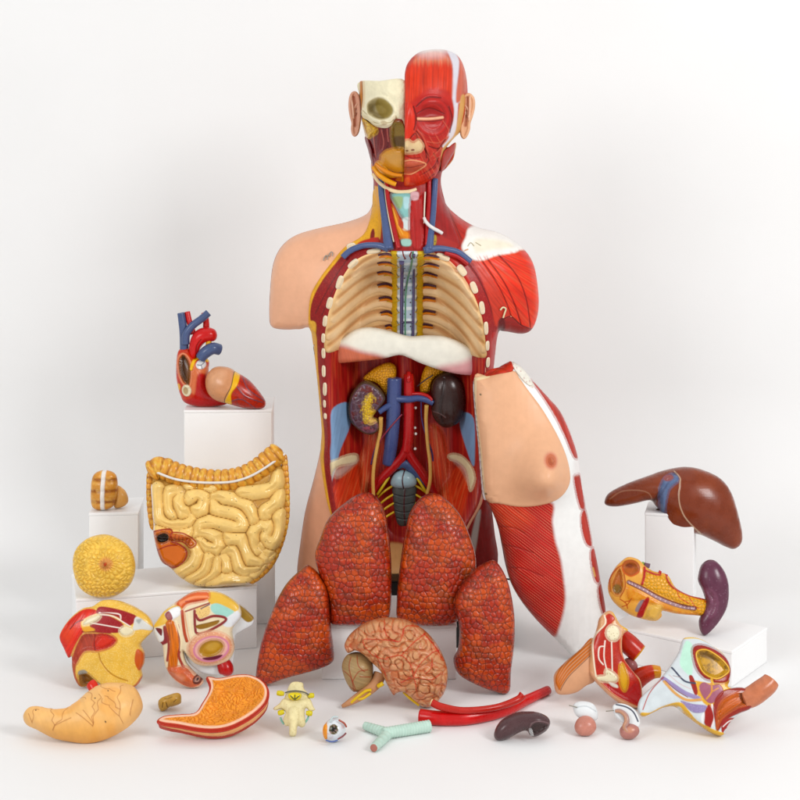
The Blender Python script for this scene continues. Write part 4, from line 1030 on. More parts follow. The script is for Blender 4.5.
relief('pancreas_body', z((100,122),(150,88),(210,103),(250,140),(300,172),(380,192),(430,268),(510,313),(590,333),(640,350),(640,400),(602,434),(540,434),(430,424),(352,408),(348,440),(310,468),(230,455),(150,425),(70,362),(33,292),(38,220),(68,160)), fr, 11, 11, pq, '#dca04a', t, 'gloss', g=.42, pw=.7)
def psp(c):
    c.tint(10, .1); c.speck(3, .3, '#8a6a7c', .5, r=.2)
    c.fill(z((590,285),(625,280),(660,330),(655,400),(620,440),(600,400),(620,345)), '#7a4a60', 2., -2.5, 5); c.tint(2.5, .3, mask=c.fill(z((595,300),(640,300),(640,400),(610,420)), None, 2), col='#4a1420')
relief('spleen', z((563,205),(580,140),(620,106),(670,115),(720,180),(742,270),(732,380),(690,462),(632,532),(597,552),(573,520),(568,460),(592,410),(606,350),(588,285),(566,240)), fr, 12, 11, psp, '#5b2e42', t, 'gloss', g=.5, off=2, pw=.8)
ftube('bile_duct', fr, [(*z((236,135))[0], 1, 2.2), (*z((228,122))[0], 1, 2.2)], '#7a9a3c', t, m='gloss'); ftube('portal_vein', fr, [(*z((258,150))[0], 1, 3), (*z((262,125))[0], 1, 3.2)], '#6a4a5c', t, m='gloss')
ftube('artery_stub', fr, [(*z((368,215))[0], 4, 1.5), (*z((372,190))[0], 4, 1.6)], '#a8180f', t, m='gloss'); ftube('artery_stub', fr, [(*z((325,195))[0], 4, 1.3), (*z((338,170))[0], 4, 1.4)], '#a8180f', t, m='gloss')

settle(t, 0.045)
# ================================================================ the torso
TD = 2.08
fr = Frame(400, 400, TD)
t = thing('torso_model', 'tall anatomical torso with open chest, half skull half muscle face and skin shoulder', 'torso', np.array([(405-400)*TD/F, .09, 0.]))
TR = [(380,150),(371,164),(373.5,180),(374,195),(371,208),(364,216),(345,223),(318,229),(295,236),(281,247),(273,264),(270,288),(269,315),(271.5,327),(284,330),(300,329.5),(311,330),(316,368),(320,400),(322,432),(320,452),(313,482),(305,512),(300,545),(297,575),(303,598),(340,586),(400,577),(460,584),(488,590),(494,580),(498,560),(495,535),(491,505),(489,470),(489,420),(494,365),(498,333),(503,331),(522,334),(533,328),(538.5,310),(538,288),(533,263),(520,246),(500,234),(475,227),(456,215),(444,201),(441,178),(447,160),(450,147),(438,150)]
TRs = spline(TR, 4)
_u = poisson(TRs, 90)
CV = spline([(392,247),(378,247),(362,252),(351,261),(341,277),(333,297),(328,317),(326,345),(326,375),(327,400),(329,430),(331,460),(334,485),(340,512),(352,540),(376,566),(405,573),(436,566),(455,540),(466,515),(477,497),(483,475),(485,440),(485,400),(484,365),(484,340),(481,318),(476,300),(468,283),(458,268),(446,256),(430,248)], 4)
def Hbody(X, Y):
    sd = sdf(X, Y, TRs)[0]
    return 66*np.power(np.clip(_u(X, Y, sd), 0, 1), .5)
def Hcav(X, Y, base=None):
    b = Hbody(X, Y) if base is None else base
    s = sdf(X, Y, CV)[0]
    flo = -22+15*np.exp(-((X-406)/15.)**2)
    k = sst(-1, 34, s)
    return b*(1-k)+flo*k
def sub(nm, pts, hf, paint, base, m='plastic', g=.6, th=2.5, off=0., parent=None, n=5, back=None):
    return relief(nm, pts, fr, 0, 0, paint, base, parent or t, m, g=g, hfun=(lambda X, Y: hf(X, Y)+off), th=th, n=n, back=back)

# --- skin covered body: shoulder, arm stump, flank, hip, back
def sk(c):
    c.tint(24, .05, 2); c.tint(3, .02); c.mix(sst(440, 520, c.Y)*.35, '#c07a5c')
    c.line([(327,254),(331,251.5)], .7, '#8a6a50', .3)
def Hall(X, Y): return Hcav(X, Y)-1.5
sub('skin_body', TR, Hall, sk, '#dfaa8a', 'skin', g=.8, th=6, n=4, back=9)
relief('skin_back', TR, Frame(400, 400, TD+.002), -36, 66, lambda c: c.tint(24, .05), '#dfaa8a', t, 'skin', g=2.0, n=4, off=-3)
# --- muscle side
MU = [(438,151),(449.5,148),(446.5,160),(441,178),(444.5,201),(456,214.5),(475,226.5),(500,233.5),(520,245.5),(533,262.5),(538.2,288),(538.6,310),(533,328),(522,333.6),(503,330.6),(497.5,334),(494.5,362),(489,395),(489,470),(491,505),(495,535),(498,560),(490,600),(470,600),(468,560),(474,520),(480,495),(484,470),(484,400),(483,345),(480,316),(473,294),(464,277),(454,263),(442,252),(432,246),(432,205),(434,180)]
def pmu(c):
    c.tint(14, .12); c.tint(3, .07)
    # trapezius and neck
    k = c.fill([(440,176),(446,202),(458,216),(476,228),(500,236),(462,242),(452,238),(446,225),(440,205)], None, 1.5)
    c.fib(38, 1.4, .3, k, .4, ln=20)
    c.fill([(436,180),(441,182),(446,204),(456,222),(461,243),(452,239),(444,226),(438,205)], '#8e1f1c', 1.)
    c.fib(68, 1.2, .25, c.fill([(436,180),(441,182),(446,204),(456,222),(461,243),(452,239),(444,226),(438,205)], None, 1.), .4)
    c.line([(438,182),(444,206),(452,226),(457,242)], .9, '#5c0f10', .5, -.5); c.line([(443,190),(450,214),(460,236)], .7, '#6a1412', .5, -.4)
    # chest wall band, dotted
    bd = c.fill([(462,250),(470,252),(480,266),(488,283),(494,303),(498,318),(492,334),(494,360),(489,395),(480,395),(484,340),(477,300),(466,272),(455,256)], '#8a1216', 1.)
    c.speck(1.3, .4, '#b8443c', .45, bd); c.line([(464,257),(475,272),(486,296),(492,318)], .8, '#4f0a0e', .4, -.4)
    # pectoral cut
    pc_ = c.fill([(466,250),(476,252),(486,268),(497,288),(505,306),(508,314),(494,322),(488,300),(478,272)], '#b03028', 1.); c.fib(52, 1.2, .25, pc_, .4)
    # deltoid
    de = c.fill([(474,250),(500,251),(523,246),(535,266),(538,290),(538,312),(531,328),(519,322),(508,312),(497,287),(484,266)], '#c42c1c', 1.2)
    rr = np.hypot(c.X-560, c.Y-220); aa = np.arctan2(c.Y-228, c.X-450)
    c.fib(0, 1.05, .42, de, .8, ln=30, across=aa*58, along=np.hypot(c.X-450, c.Y-228)); c.fib(0, 1., .14, de, 0, ln=30, across=aa*58, along=np.hypot(c.X-450, c.Y-228), col='#de7a66')
    for w in ([(484,254),(500,276),(511,298),(519,321)], [(496,252),(514,272),(524,296),(529,325)], [(476,252),(490,272),(501,292),(509,313)]): c.line(w, 1., '#6e0f10', .6, -.9)
    c.mix(sst(527, 538, c.X)*de*.4, '#d6452e')
    # under the arm
    ua = c.fill([(497,319),(509,313),(520,323),(531,329),(523,335),(503,332),(497,330)], '#8a1a18', .8); c.fib(10, 1.3, .2, ua, .3); c.line([(497,318),(508,312.5),(519,322),(531,328)], 1., '#560c0c', .4, -.8)
    c.fill([(496,316),(502,314),(503,328),(497,331)], '#5a0d10', 1.2)
    # collar bone
    w = c.fill([(460,243),(464,235),(470,226),(500,228),(524,238),(530,250),(520,249),(512,251),(494,253),(480,257),(468,255),(462,249)], '#e8e4de', 1.3, .8); c.fib(62, 1.1, .5, c.line([(470,256),(494,254),(526,250)], 5, None, 2.), 0, col='#c83a28')
    c.mix(c.fill([(474,237),(500,239),(512,245),(490,247),(474,249)], None, 2.5)*.45, '#e0d4ac')
    c.line([(466,243),(469,240),(472,243)], .7, '#8a7a3c', .3); c.line([(474,240),(479,243)], .6, '#7a6a3c', .3); c.line([(463,247),(466,246)], 1.2, '#c08050', .4)
    # hip and thigh
    hp = c.fill([(470,520),(482,494),(491,500),(499,560),(490,600),(466,600)], '#7c1618', 1.); c.fib(80, 1.4, .25, hp, .3)
    c.fill([(476,507),(480,503),(477,540),(475,560),(472,556),(473,525)], '#8f8780', 1.)
    k = c.fill([(489,330),(496,332),(494,362),(489,400),(486,400),(488,360)], '#a01c1c', .8); c.fib(85, 1.2, .25, k, .3)
sub('muscle_shell', MU, lambda X, Y: Hall(X, Y), pmu, '#a8221a', 'plastic', g=.5, th=3, off=1.3)

def pth_(c): c.tint(6, .15); c.fib(80, 1.4, .25, 1., .3); c.fill([(474,508),(479,502),(477,520),(473,545),(469,552),(469,530)], '#9a938c', 1.2)
sub('thigh_muscle', [(485,487),(479,499),(468,516),(457,540),(446,565),(465,588),(489,588),(498,560),(495,535),(491,505)], Hall, pth_, '#6e1416', 'matte', g=.6, th=2.5, off=2.2)
# --- cut rim on the skin side: fat and muscle
RM = [(373.5,190),(380,190),(382,215),(383,236),(388,247),(378,249),(364,254),(353,263),(343,279),(335,299),(330,319),(328,345),(328,375),(329,400),(331,430),(333,460),(336,485),(342,510),(352,534),(345,534),(336,513),(329,495),(324,472),(320.5,452),(321.5,432),(319.5,405),(316.5,375),(313,345),(311,330),(310.5,313),(313,291),(322,274),(334,258),(346,244),(363,233),(369,222),(372,208)]
def prm(c):
    c.tint(5, .12); c.speck(1.5, .4, '#b07a1e', .5, r=.35)
    mu = c.fill([(372,236),(384,236),(392,247),(378,251),(364,255),(353,264),(343,280),(335,300),(330,320),(329,345),(329,375),(330,400),(332,430),(334,460),(337,485),(345,515),(336,510),(331,492),(327,470),(325,452),(325.5,432),(322,400),(319,360),(318,330),(312.5,314),(315,295),(324,277),(336,261),(349,247),(362,242)], '#7c1014', .6, -.6)
    c.speck(1.25, .45, '#b03a34', .5, mu); c.fib(62, 1.5, .15, mu)
    c.line([(318,308),(328,288),(340,268),(350,254)], .8, '#4f0a0e', .4); c.line([(324,310),(332,292),(340,276)], .7, '#4f0a0e', .4)
    c.fill([(371.5,230),(374,226),(375.5,231),(374,238),(371,237)], '#6e1210', .5)
    red = c.fill([(359,240),(368,236),(380,234),(384,240),(372,242),(361,245)], '#a8241c', .6)
    c.fill([(312,317),(318,318),(317,331),(312,331)], '#d8a440', .8)
    c.dots([(321,404),(333,506)], .9, '#6a4a20')
sub('cut_rim', RM, Hall, prm, '#d89f34', 'cut', g=.5, th=2.5, off=2.)
# --- rim of the muscle side is inside muscle_shell; rib ends stand out of both rims
def rib_end(x, y, rx, ry, ang):
    tt = np.linspace(0, 2*math.pi, 13)[:-1]; ca, sa = math.cos(R(ang)), math.sin(R(ang))
    pts = [(x+rx*math.copysign(abs(math.cos(q))**.7, math.cos(q))*ca-ry*math.copysign(abs(math.sin(q))**.7, math.sin(q))*sa, y+rx*math.copysign(abs(math.cos(q))**.7, math.cos(q))*sa+ry*math.copysign(abs(math.sin(q))**.7, math.sin(q))*ca) for q in tt]
    def pr(c):
        c.mix(sst(1.0, 1.6, c.sd)*.45, '#cdb088'); c.speck(1., .4, '#b8945e', .4, sst(1, 1.6, c.sd), .3)
    sub('rib_end', pts, lambda X, Y: Hall(X, Y), pr, '#e6d8bd', 'bone', g=.35, th=3, off=3.6)
for a in ((374.6,247.2,7.2,2.6,-9),(354.7,259.4,6.2,3.2,-42),(341.8,277.3,3.3,7,18),(332,297.3,3.2,6,14),(327.4,315.2,2.5,5.8,8),(325.4,332.5,2.2,5,3),(325.3,348,2.2,5.4,0),(325.3,366,2.2,6,0),(326.3,384,2.3,7,2),(325.8,399,1.7,4,0),(326.6,411,1.8,3.2,0),
          (441.4,252.6,7.2,3.2,20),(459.8,265.6,3.6,6.2,-36),(471.5,282.2,3.2,6.2,-22),(479.4,302,2.8,6.6,-8),(483.6,322.5,2.4,6.8,-3),(485.4,340.5,2.2,5.2,0),(486.2,357.5,2.2,5.4,2),(484.6,371.5,2.2,4.2,3)): rib_end(*a)
rib_end(353,244,5,4.2,-15)

# --- inside of the chest
TH = [(393,247),(378,247),(362,252),(351,261),(341,277),(333,297),(328,317),(326,345),(345,347),(405,346),(465,352),(484,352),(484,340),(481,318),(476,300),(468,283),(458,268),(446,256),(430,248)]
RB = [[(381,249),(365,257),(356,265)], [(394,261),(376,261),(361,267),(346,276)], [(392,276),(376,274),(358,280),(341,292)], [(394,288),(376,285),(355,296),(336,308)], [(394,301),(376,300),(355,311),(331,325)], [(394,315),(376,314),(358,322),(331,340)], [(394,328),(372,332),(350,342)]]
RBr = [[(432,250),(446,257),(455,266)], [(420,258),(440,262),(456,268),(467,284)], [(420,272),(440,276),(460,286),(474,304)], [(420,286),(440,289),(460,302),(478,320)], [(420,299),(440,303),(462,318),(481,338)], [(420,312),(440,317),(462,332),(478,352)], [(420,326),(440,332),(458,345)]]
def pth(c):
    c.tint(12, .08); c.tint(3, .03)
    for w in RB+RBr:
        c.line(w, 3.4, '#b0662c', 2.2, -1.2, a=.6)
    for w in RB+RBr:
        c.line([(x, y+6.5) for x, y in w], 6, '#f0d6b0', 2.6, 1.6, a=.55)
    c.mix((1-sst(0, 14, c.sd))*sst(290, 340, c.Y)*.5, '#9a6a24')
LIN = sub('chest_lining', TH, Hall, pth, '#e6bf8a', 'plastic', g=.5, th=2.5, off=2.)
fl = lambda x, y, r, o=0.: (x, y, float(Hall(np.array([x*1.]), np.array([y*1.]))[0])+1.6+o, r)
def vt(nm, col, pts, o=1., m='gloss', par=None, **k): return ftube(nm, fr, [fl(p[0], p[1], p[2], o) for p in pts], col, par or SPI, m=m, **k)
for yy, (x0, x1) in zip((250.5, 260, 273, 286.5, 300, 314.5, 328), ((379,396),(378,396),(377,396),(377,396),(378.5,396),(380,395),(385,395))):
    vt('intercostal_vein', '#432036', [(x0, yy+.6, .9), ((x0+x1)/2, yy-1, 1.1), (x1, yy+2, .9)], 1.2, par=LIN, seg=8)
    vt('intercostal_artery', '#d0711a', [(x0+1, yy+2.9, 1.), ((x0+x1)/2, yy+1.5, 1.3), (x1, yy+4.5, 1.1)], 1., par=LIN, seg=8); vt('intercostal_nerve', '#d0b02a', [(x0+7, yy+4.2, .6), ((x0+x1)/2+3, yy+3.6, .8), (x1, yy+6.6, .9)], .7, par=LIN, seg=8)
for yy, (x0, x1) in zip((252, 262, 274.5, 287.5, 300.5, 314, 327.5), ((418,438),(419,438),(419,437),(419,436.5),(419,436),(419,436),(419,433))):
    vt('intercostal_vein', '#432036', [(x0, yy+2.2, .9), ((x0+x1)/2-2, yy-1.2, 1.1), (x1, yy+.6, .9)], 1.2, par=LIN, seg=8)
    vt('intercostal_artery', '#d0711a', [(x0, yy+4.7, 1.1), ((x0+x1)/2-2, yy+1.5, 1.3), (x1, yy+3.1, 1.)], 1., par=LIN, seg=8); vt('intercostal_nerve', '#d0b02a', [(x0, yy+6.8, .9), ((x0+x1)/2-4, yy+3.8, .8), (x1-7, yy+4.2, .6)], .7, par=LIN, seg=8)
def psp_(c):
    c.tint(4, .06)
    c.mix(1-sst(396.5, 398.5, c.X)*(1-sst(415.5, 417.5, c.X)), '#c4a01c'); c.tint(2.2, .2, mask=1-sst(396.5, 398.5, c.X)*(1-sst(415.5, 417.5, c.X)))
    for q in range(8):
        y = 249+q*12.; c.line([(399,y),(415,y)], 3.4, '#d9e2e6', .8, .7)
        c.dots([(404.5,y+5.5),(410.5,y+6)], .8, '#4a2432')
        c.line([(399.5,y+4),(394,y+7),(391,y+7)], 1.1, '#b89a1c', .4, .4); c.line([(415.5,y+4),(421,y+7),(424,y+7)], 1.1, '#b89a1c', .4, .4)
        c.line([(396.5,y+1),(398.5,y+4)], .7, '#3a2c1c', .3); c.line([(417.5,y+1),(416,y+4)], .7, '#3a2c1c', .3)
SPI = sub('spine', [(391,246),(424,246),(424,300),(424,346),(391,346),(391,300)], Hall, psp_, '#aebfcd', 'gloss', g=.4, th=4, off=5, n=1)
vt('azygos_vein', '#4e4566', [(401.5,258,2.6),(402,270,1.9),(401.5,300,1.7),(401.5,346,1.7)], 6)
vt('hemiazygos_vein', '#4e4566', [(413.5,250,1.2),(413.8,275,1.3),(413.5,310,1.3),(413,346,1.4)], 6)
vt('thoracic_duct', '#4d7d62', [(412.5,247,.9),(411,262,.9),(407.5,280,.9),(405.5,300,.9),(405.2,346,.9)], 7.4, seg=8)
for q in (322.5,): vt('cross_vein', '#4e4566', [(401.5,q,.9),(413.5,q,.9)], 7, seg=8)
for w in ([(402.5,246,.6),(403.5,251,.7),(405.5,254,.6)], [(411,247,.7),(409.5,251,.7),(411,254,.5)]): vt('bronchial_artery', '#6a1c22', w, 7, seg=8)

z3 = Z(300, 320, 3.635)
# --- diaphragm: a domed shelf across the cavity
DI = [(326,353),(332,342),(342,336.5),(355,328),(371,325.5),(391,329.5),(410,334.5),(427,333.5),(446,335),(465,343),(476,353),(484,364),(482,371),(465,372.5),(443,368.5),(421,361),(410,356),(399,352.8),(382,356.5),(355,359.5),(336,361),(329.5,359)]
def pdi(c):
    c.tint(8, .03)
    k = 1-sst(0, 13, c.sd+5*np.clip((345-c.Y)/10, 0, 3))
    red = np.maximum(sst(21, 8, np.hypot((c.X-326)/3.6, c.Y-360)), np.maximum(sst(15, 3, np.hypot((c.X-486)/2.4, c.Y-371)), sst(4, 0, c.sd)*sst(348, 356, c.Y)*sst(60, 20, np.abs(c.X-350))))
    red = np.maximum(c.fill(z3((88,150),(100,112),(130,84),(165,82),(230,102),(290,116),(320,140),(250,158),(110,158)), None, 4.), 0)
    c.mix(red*.9, '#b2382e'); c.mix(c.fill(z3((500,160),(585,140),(645,118),(680,150),(670,195),(600,200),(520,190)), None, 5.)*.75, '#c4707a'); c.fib(80, 1.1, .15, red)
    c.mix(sst(445, 480, c.X)*sst(364, 370, c.Y)*.6, '#c46a78')
relief('diaphragm', DI, fr, 10, 11, pdi, '#dedbcf', t, 'plastic', g=.5, off=14, pw=.6)

# --- back wall of the belly
AB = [(326,344),(326,375),(327,400),(329,430),(331,460),(334,485),(340,512),(352,540),(376,566),(405,573),(436,566),(455,540),(466,515),(477,497),(483,475),(485,440),(485,400),(484,365),(484,352),(465,352),(405,346),(345,346)]
def pab(c):
    c.fib(88, 1.5, .32, 1., .6, ln=18); c.tint(14, .15); c.fib(89, 1.2, .35, 1., 0, ln=22, col='#c8543c')
    for w, a_ in (((262,400),(292,398),(292,500),(268,620),(255,700),(170,680),(200,560)), 97), (((470,398),(520,415),(545,500),(562,640),(560,700),(480,690),(470,520)), 84):
        k = c.fill(z3(*w), '#bd3a26', 1.2, 2., 5); c.fib(a_, 1.2, .3, k, .5, ln=24); c.fib(a_, 1., .5, k, 0, ln=26, col='#d8806a')
    for w in (((115,590),(200,530),(225,600),(170,690),(130,680)), ((560,560),(620,520),(610,600),(580,690),(550,640))):
        k = c.fill(z3(*w), '#b52e1c', 1.5); c.fib(110, 1.1, .35, k, .5); c.fib(110, 1., .3, k, 0, col='#d46a4e')
    for w in (((120,308),(172,298),(186,372),(152,450),(140,492),(112,580),(104,520),(118,420)), ((588,342),(628,345),(632,480),(625,515),(602,460),(582,390))):
        k = c.fill(z3(*w), '#7796b8', .8); c.fib(100, 1.3, .12, k)
    for w in (((108,492),(160,480),(205,498),(202,525),(150,508),(128,525),(110,578),(102,540)), ((543,508),(590,498),(622,520),(632,560),(614,602),(602,545),(580,528),(550,526))):
        c.fill(z3(*w), '#d8c9a2', .9, 1.2, 2)
    c.mix(c.fill(z3((130,515),(205,518),(195,532),(140,545)), None, 2)*.5, '#cdbfb0'); c.mix(c.fill(z3((550,520),(600,535),(608,580),(590,550)), None, 2)*.5, '#cdb8b0')
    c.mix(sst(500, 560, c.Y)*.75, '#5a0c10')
    c.fill([(388,548),(396,545),(405,546),(415,552),(420,575),(385,575)], '#a87c50', 1.5)
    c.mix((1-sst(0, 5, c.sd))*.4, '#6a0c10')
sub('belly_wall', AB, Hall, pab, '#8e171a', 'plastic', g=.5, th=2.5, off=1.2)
z6 = Z(310, 340, 8.0); z7 = Z(395, 340, 8.0)
def fat(c): c.tint(3, .2); c.cells(2.6, .16, '#7c4c12', h=1., a=.7, warp=2)
HB = -22
relief('adrenal_fat', z6((425,325),(480,260),(570,205),(640,190),(690,230),(680,330),(640,400),(610,460),(540,360)), fr, 9, 5, fat, '#c98d28', t, 'plastic', g=.45, off=HB+14)
relief('adrenal_fat', z7((200,420),(205,330),(240,230),(300,190),(400,230),(440,250),(350,290),(300,340),(280,420),(240,430)), fr, 9, 5, fat, '#c98d28', t, 'plastic', g=.45, off=HB+14)
def pk1(c):
    c.mix(sst(1.6, 2.4, c.sd), '#4a2c36'); c.tint(4, .15)
    k = sst(2, 3, c.sd)
    c.cells(5.5, .3, '#6a5562', h=.3, mask=k, a=.45, var=.2); c.tint(4, .9, mask=k, col='#5c181c')
    c.mix((1-sst(2.2, 4.6, c.sd))*k*.7, '#665561')
    for w, cl in (((430,590),(430,500),(470,420),(500,430),(490,530),(520,560),(450,650)), '#cda52a'), (((440,600),(520,590),(560,620),(480,660)), '#c9a25a'):
        q = c.fill(z6(*w), cl, .8, 1., 2)
    c.tint(2, .9, mask=c.fill(z6((415,600),(420,490),(470,410),(525,440),(500,540),(480,640)), None, 1), col='#d8b82c'); c.cells(2.4, .2, '#5c2a2c', mask=c.fill(z6((415,600),(420,490),(470,410),(525,440),(500,540),(480,640)), None, 1), a=.6)
    c.tint(3, .6, mask=c.fill(z6((420,650),(520,650),(540,700),(440,710)), None, 2), col='#a04a5a')
relief('kidney', z6((435,322),(365,375),(318,455),(305,560),(330,650),(400,722),(480,752),(540,725),(560,672),(540,630),(505,610),(540,560),(600,480),(592,430),(530,358)), fr, 11, 7, pk1, '#4d3b2a', t, 'gloss', g=.4, off=HB+23, pw=.45, label='cut open kidney with yellow centre')
relief('kidney', z7((300,335),(350,280),(425,253),(482,280),(535,350),(560,450),(552,560),(510,655),(440,695),(375,692),(310,625),(290,545),(305,480),(288,420)), fr, 15, 8, lambda c: (c.tint(7, .1), c.line(z7((390,300),(380,400),(360,520),(380,640)), 3, '#241210', 2., -.8), c.line(z7((300,560),(350,570),(400,600)), 1, '#5c4240', .5, .4)), '#35201d', t, 'gloss', g=.45, off=HB+22, pw=.85, label='whole dark brown kidney')
def at3(nm, col, pts, **k): return ftube(nm, fr, [(p[0], p[1], HB+p[2], p[3]) for p in pts], col, t, m='gloss', **k)
at3('vena_cava', '#3e4a78', [(394.5,378,23,7.2),(394,395,23,7.2),(393,420,22,7.),(391,445,20,6.7),(388,465,16,6)], seg=22)
at3('renal_vein', '#3c4a78', [(396,398,26,3.6),(408,398,29,3.5),(418,397,29,3.2),(427,399,28,3.2),(433,402,28,3)])
at3('renal_vein', '#3c4a78', [(392,404,26,3.4),(385,407,27,3),(379,411,29,2.6)])
at3('renal_artery', '#a0141a', [(409,394,24,2),(420,393,27,1.9),(428,395,29,1.7),(432,399,30,1.4)])
at3('aorta', '#a00f18', [(408.5,374,22,4.8),(409,385,22,5.4),(409,410,22,5.4),(408.5,435,21,5.4),(406.5,452,20,5.2)], seg=22)
at3('iliac_artery', '#98101a', [(407,447,20,5),(402,458,19,4.8),(390,471,17,4.6),(378,484,15,4.3),(372,496,12,4)], seg=18)
at3('iliac_artery', '#98101a', [(406,447,20,5),(411,458,19,4.8),(420,471,17,4.6),(428,484,15,4.4),(435,497,12,4)], seg=18)
at3('iliac_vein', '#3c4a70', [(388,460,15,5),(396,466,15,5),(404,464,17,5),(414,472,15,4.8),(428,488,12,4.4)], seg=18)
at3('iliac_vein', '#3c4a70', [(398,464,15,5),(388,474,14,4.6),(380,487,12,4)], seg=16)
at3('ureter', '#c69a54', [(381,416,31,2.2),(380.5,430,27,1.9),(377,447,25,1.8),(374,465,26,1.8),(373,480,25,1.8),(373.5,496,22,1.8)])
at3('ureter', '#c69a54', [(426.5,404,29,2.2),(426,420,26,1.9),(427.5,442,25,1.8),(430,463,26,1.8),(430,480,25,1.8),(427,494,22,1.8)])
at3('gonadal_vessel', '#7a2440', [(402,413,29,.7),(392,424,29,.8),(382,437,27,.8),(377,448,24,.8),(372,464,20,.8)], seg=8)
at3('gonadal_vessel', '#4a3a6a', [(421,400,27,.8),(422,420,22,.8),(427,438,22,.8),(432,453,20,1.),(433,462,18,.8)], seg=8)
at3('gonadal_vessel', '#4a3a6a', [(378,440,24,.7),(374,452,22,.7),(371,465,20,.8)], seg=8)
for x, y in ((415.5,408),(415,428),(415.8,434),(415.2,449)): ball('lumbar_node', fr.at(np.array(x), np.array(y), np.array(HB+21.)), [1.5*fr.s]*3, '#d8d2cc', t, 'gloss', n=(12, 8))
at3('celiac_stump', '#a0141a', [(409,372,24,2.2),(408.5,377,27,2.6),(408.5,381,28,1.8)])
at3('vein_branch', '#2c1a22', [(417,386,25,.6),(424,380,27,.7),(433,374,28,.6)], seg=8)
# sacrum and nerves
relief('lumbar_disc', z3((330,590),(345,562),(375,550),(410,562),(425,590),(415,610),(375,618),(335,610)), fr, 9, 6, lambda c: (c.tint(5, .08), c.line(z3((380,550),(372,580),(378,620)), 1.3, '#3c1018', .4, .4)), '#8fa8b0', t, 'gloss', g=.4, off=HB+15)
def psac(c):
    c.tint(5, .15)
    for y in (496, 504, 512, 519): c.line([(394,y),(404,y+1.5),(415,y)], 1., '#2c2a2c', .6, -.8)
    c.line([(405,490),(404,505),(405,526)], 1.4, '#3c1018', .5, .4); c.tint(3, .3)
relief('sacrum', [(393,487),(404,485),(416,487),(416,503),(414,518),(411,527),(404,529),(398,527),(395,518),(393,503)], fr, 8, 6, psac, '#3e423f', t, 'plastic', g=.4, off=HB+11, pw=.7)
for k_ in range(4):
    y = 487+k_*9
    at3('sacral_nerve', '#b89a2c', [(394,y,14,1.1),(387,y+4,15,1.2),(381,y+9,14,1.1),(378,y+13,12,.9)], seg=8)
    at3('sacral_nerve', '#b89a2c', [(415,y,14,1.1),(422,y+4,15,1.2),(428,y+9,14,1.1),(431,y+13,12,.9)], seg=8)
at3('sympathetic_trunk', '#b8a02c', [(389,478,17,1.3),(383,487,18,1.4),(377,496,16,1.3)]); at3('sympathetic_trunk', '#b8a02c', [(417,479,17,1.3),(423,488,18,1.4),(428,496,16,1.3)])

# --- neck
zn = Z(345, 180, 5.7143)
NK = [(372,164),(381,152),(436,152),(441,172),(441,184),(446,205),(452,222),(458,242),(448,249),(425,248),(393,248),(383,246),(379,236),(378,212)]
def pn(c):
    c.tint(6, .15); c.fib(86, 1.3, .2)
    c.fill(zn((155,52),(205,50),(212,200),(205,310),(190,300),(150,230)), '#cf9330', .8)
    c.fill(zn((265,70),(375,68),(378,215),(330,205),(292,140)), '#7fb0ac', .8, 2., 3); c.fill(zn((275,90),(330,90),(320,150),(295,140)), '#8fa878', 1.2); c.fill(zn((335,90),(372,95),(370,140),(340,150)), '#a8ccd0', 1.2)
    c.fill(zn((335,200),(376,205),(376,262),(330,270),(318,240)), '#c4cfcc', .8, 1.)
    c.fill(zn((260,130),(285,160),(312,225),(335,262),(372,285),(368,318),(312,312),(288,280),(270,220)), '#cf7a1c', .7, 1.8, 3); c.line(zn((275,150),(300,230),(330,290)), .8, '#e0a84a', .4)
    c.fill(zn((310,205),(332,225),(330,262),(305,240)), '#a83a2c', .6)
    k = c.fill(zn((372,100),(420,80),(452,92),(452,352),(372,355)), '#981a1c', .7, 2.2, 3); c.fib(88, 1.2, .2, k, .4)
    c.fill(zn((375,60),(418,62),(415,100),(380,104)), '#c9a0a4', .7, 1.)
    c.fill(zn((320,318),(372,318),(372,352),(325,352)), '#93b8ac', .8, 1.5)
    c.fill(zn((525,270),(560,310),(650,352),(640,372),(560,350),(515,340)), '#982020', .8)
    c.fill(zn((490,300),(515,300),(512,345),(490,350)), '#b89a30', .7); c.dots(zn((500,315),(508,330)), .6, '#4a3a20')
sub('neck', NK, Hall, pn, '#8a1a1e', 'plastic', g=.45, th=3, off=3.4)
nk = lambda p: (*zn(p[:2])[0], float(Hall(*[np.array([q]) for q in zn(p[:2])[0]])[0])+4.+(p[3] if len(p) > 3 else 0), p[2])
def nt_(nm, col, *pts, **k): return ftube(nm, fr, [nk(p) for p in pts], col, t, m='gloss', **k)
BV = '#46557c'
nt_('jugular_vein', BV, (205,-10,3,2), (212,80,3.2,2), (226,180,3.5,2), (240,280,4.1,2), (252,372,5,2))
nt_('carotid_artery', '#98141c', (236,-5,2.1,2), (246,90,2.2,2), (264,190,2.3,2), (288,290,2.5,2), (305,365,2.5,2))
nt_('vagus_nerve', '#c8b8a0', (228,0,.8,3), (236,100,.8,3), (256,220,.8,3), (280,330,.8,3))
nt_('jugular_vein', BV, (512,-10,3,2), (504,90,3.2,2), (496,190,3.3,2), (484,280,3.6,2), (474,375,4.2,2))
nt_('carotid_artery', '#98141c', (478,-5,2.,2), (476,100,2.1,2), (468,220,2.2,2), (462,350,2.3,2))
nt_('nerve_strand', '#d8d0c0', (455,60,.7,3), (450,150,.7,3), (448,230,.7,3))
nt_('subclavian_vein', BV, (-2,418,3,2), (25,392,3,2), (62,370,3,2), (120,352,2.9,2), (190,350,3,2), (250,366,4,2))
nt_('subclavian_vein', BV, (452,375,3.6,2), (520,366,3,2), (580,374,2.9,2), (640,392,2.9,2), (705,442,2.9,2))
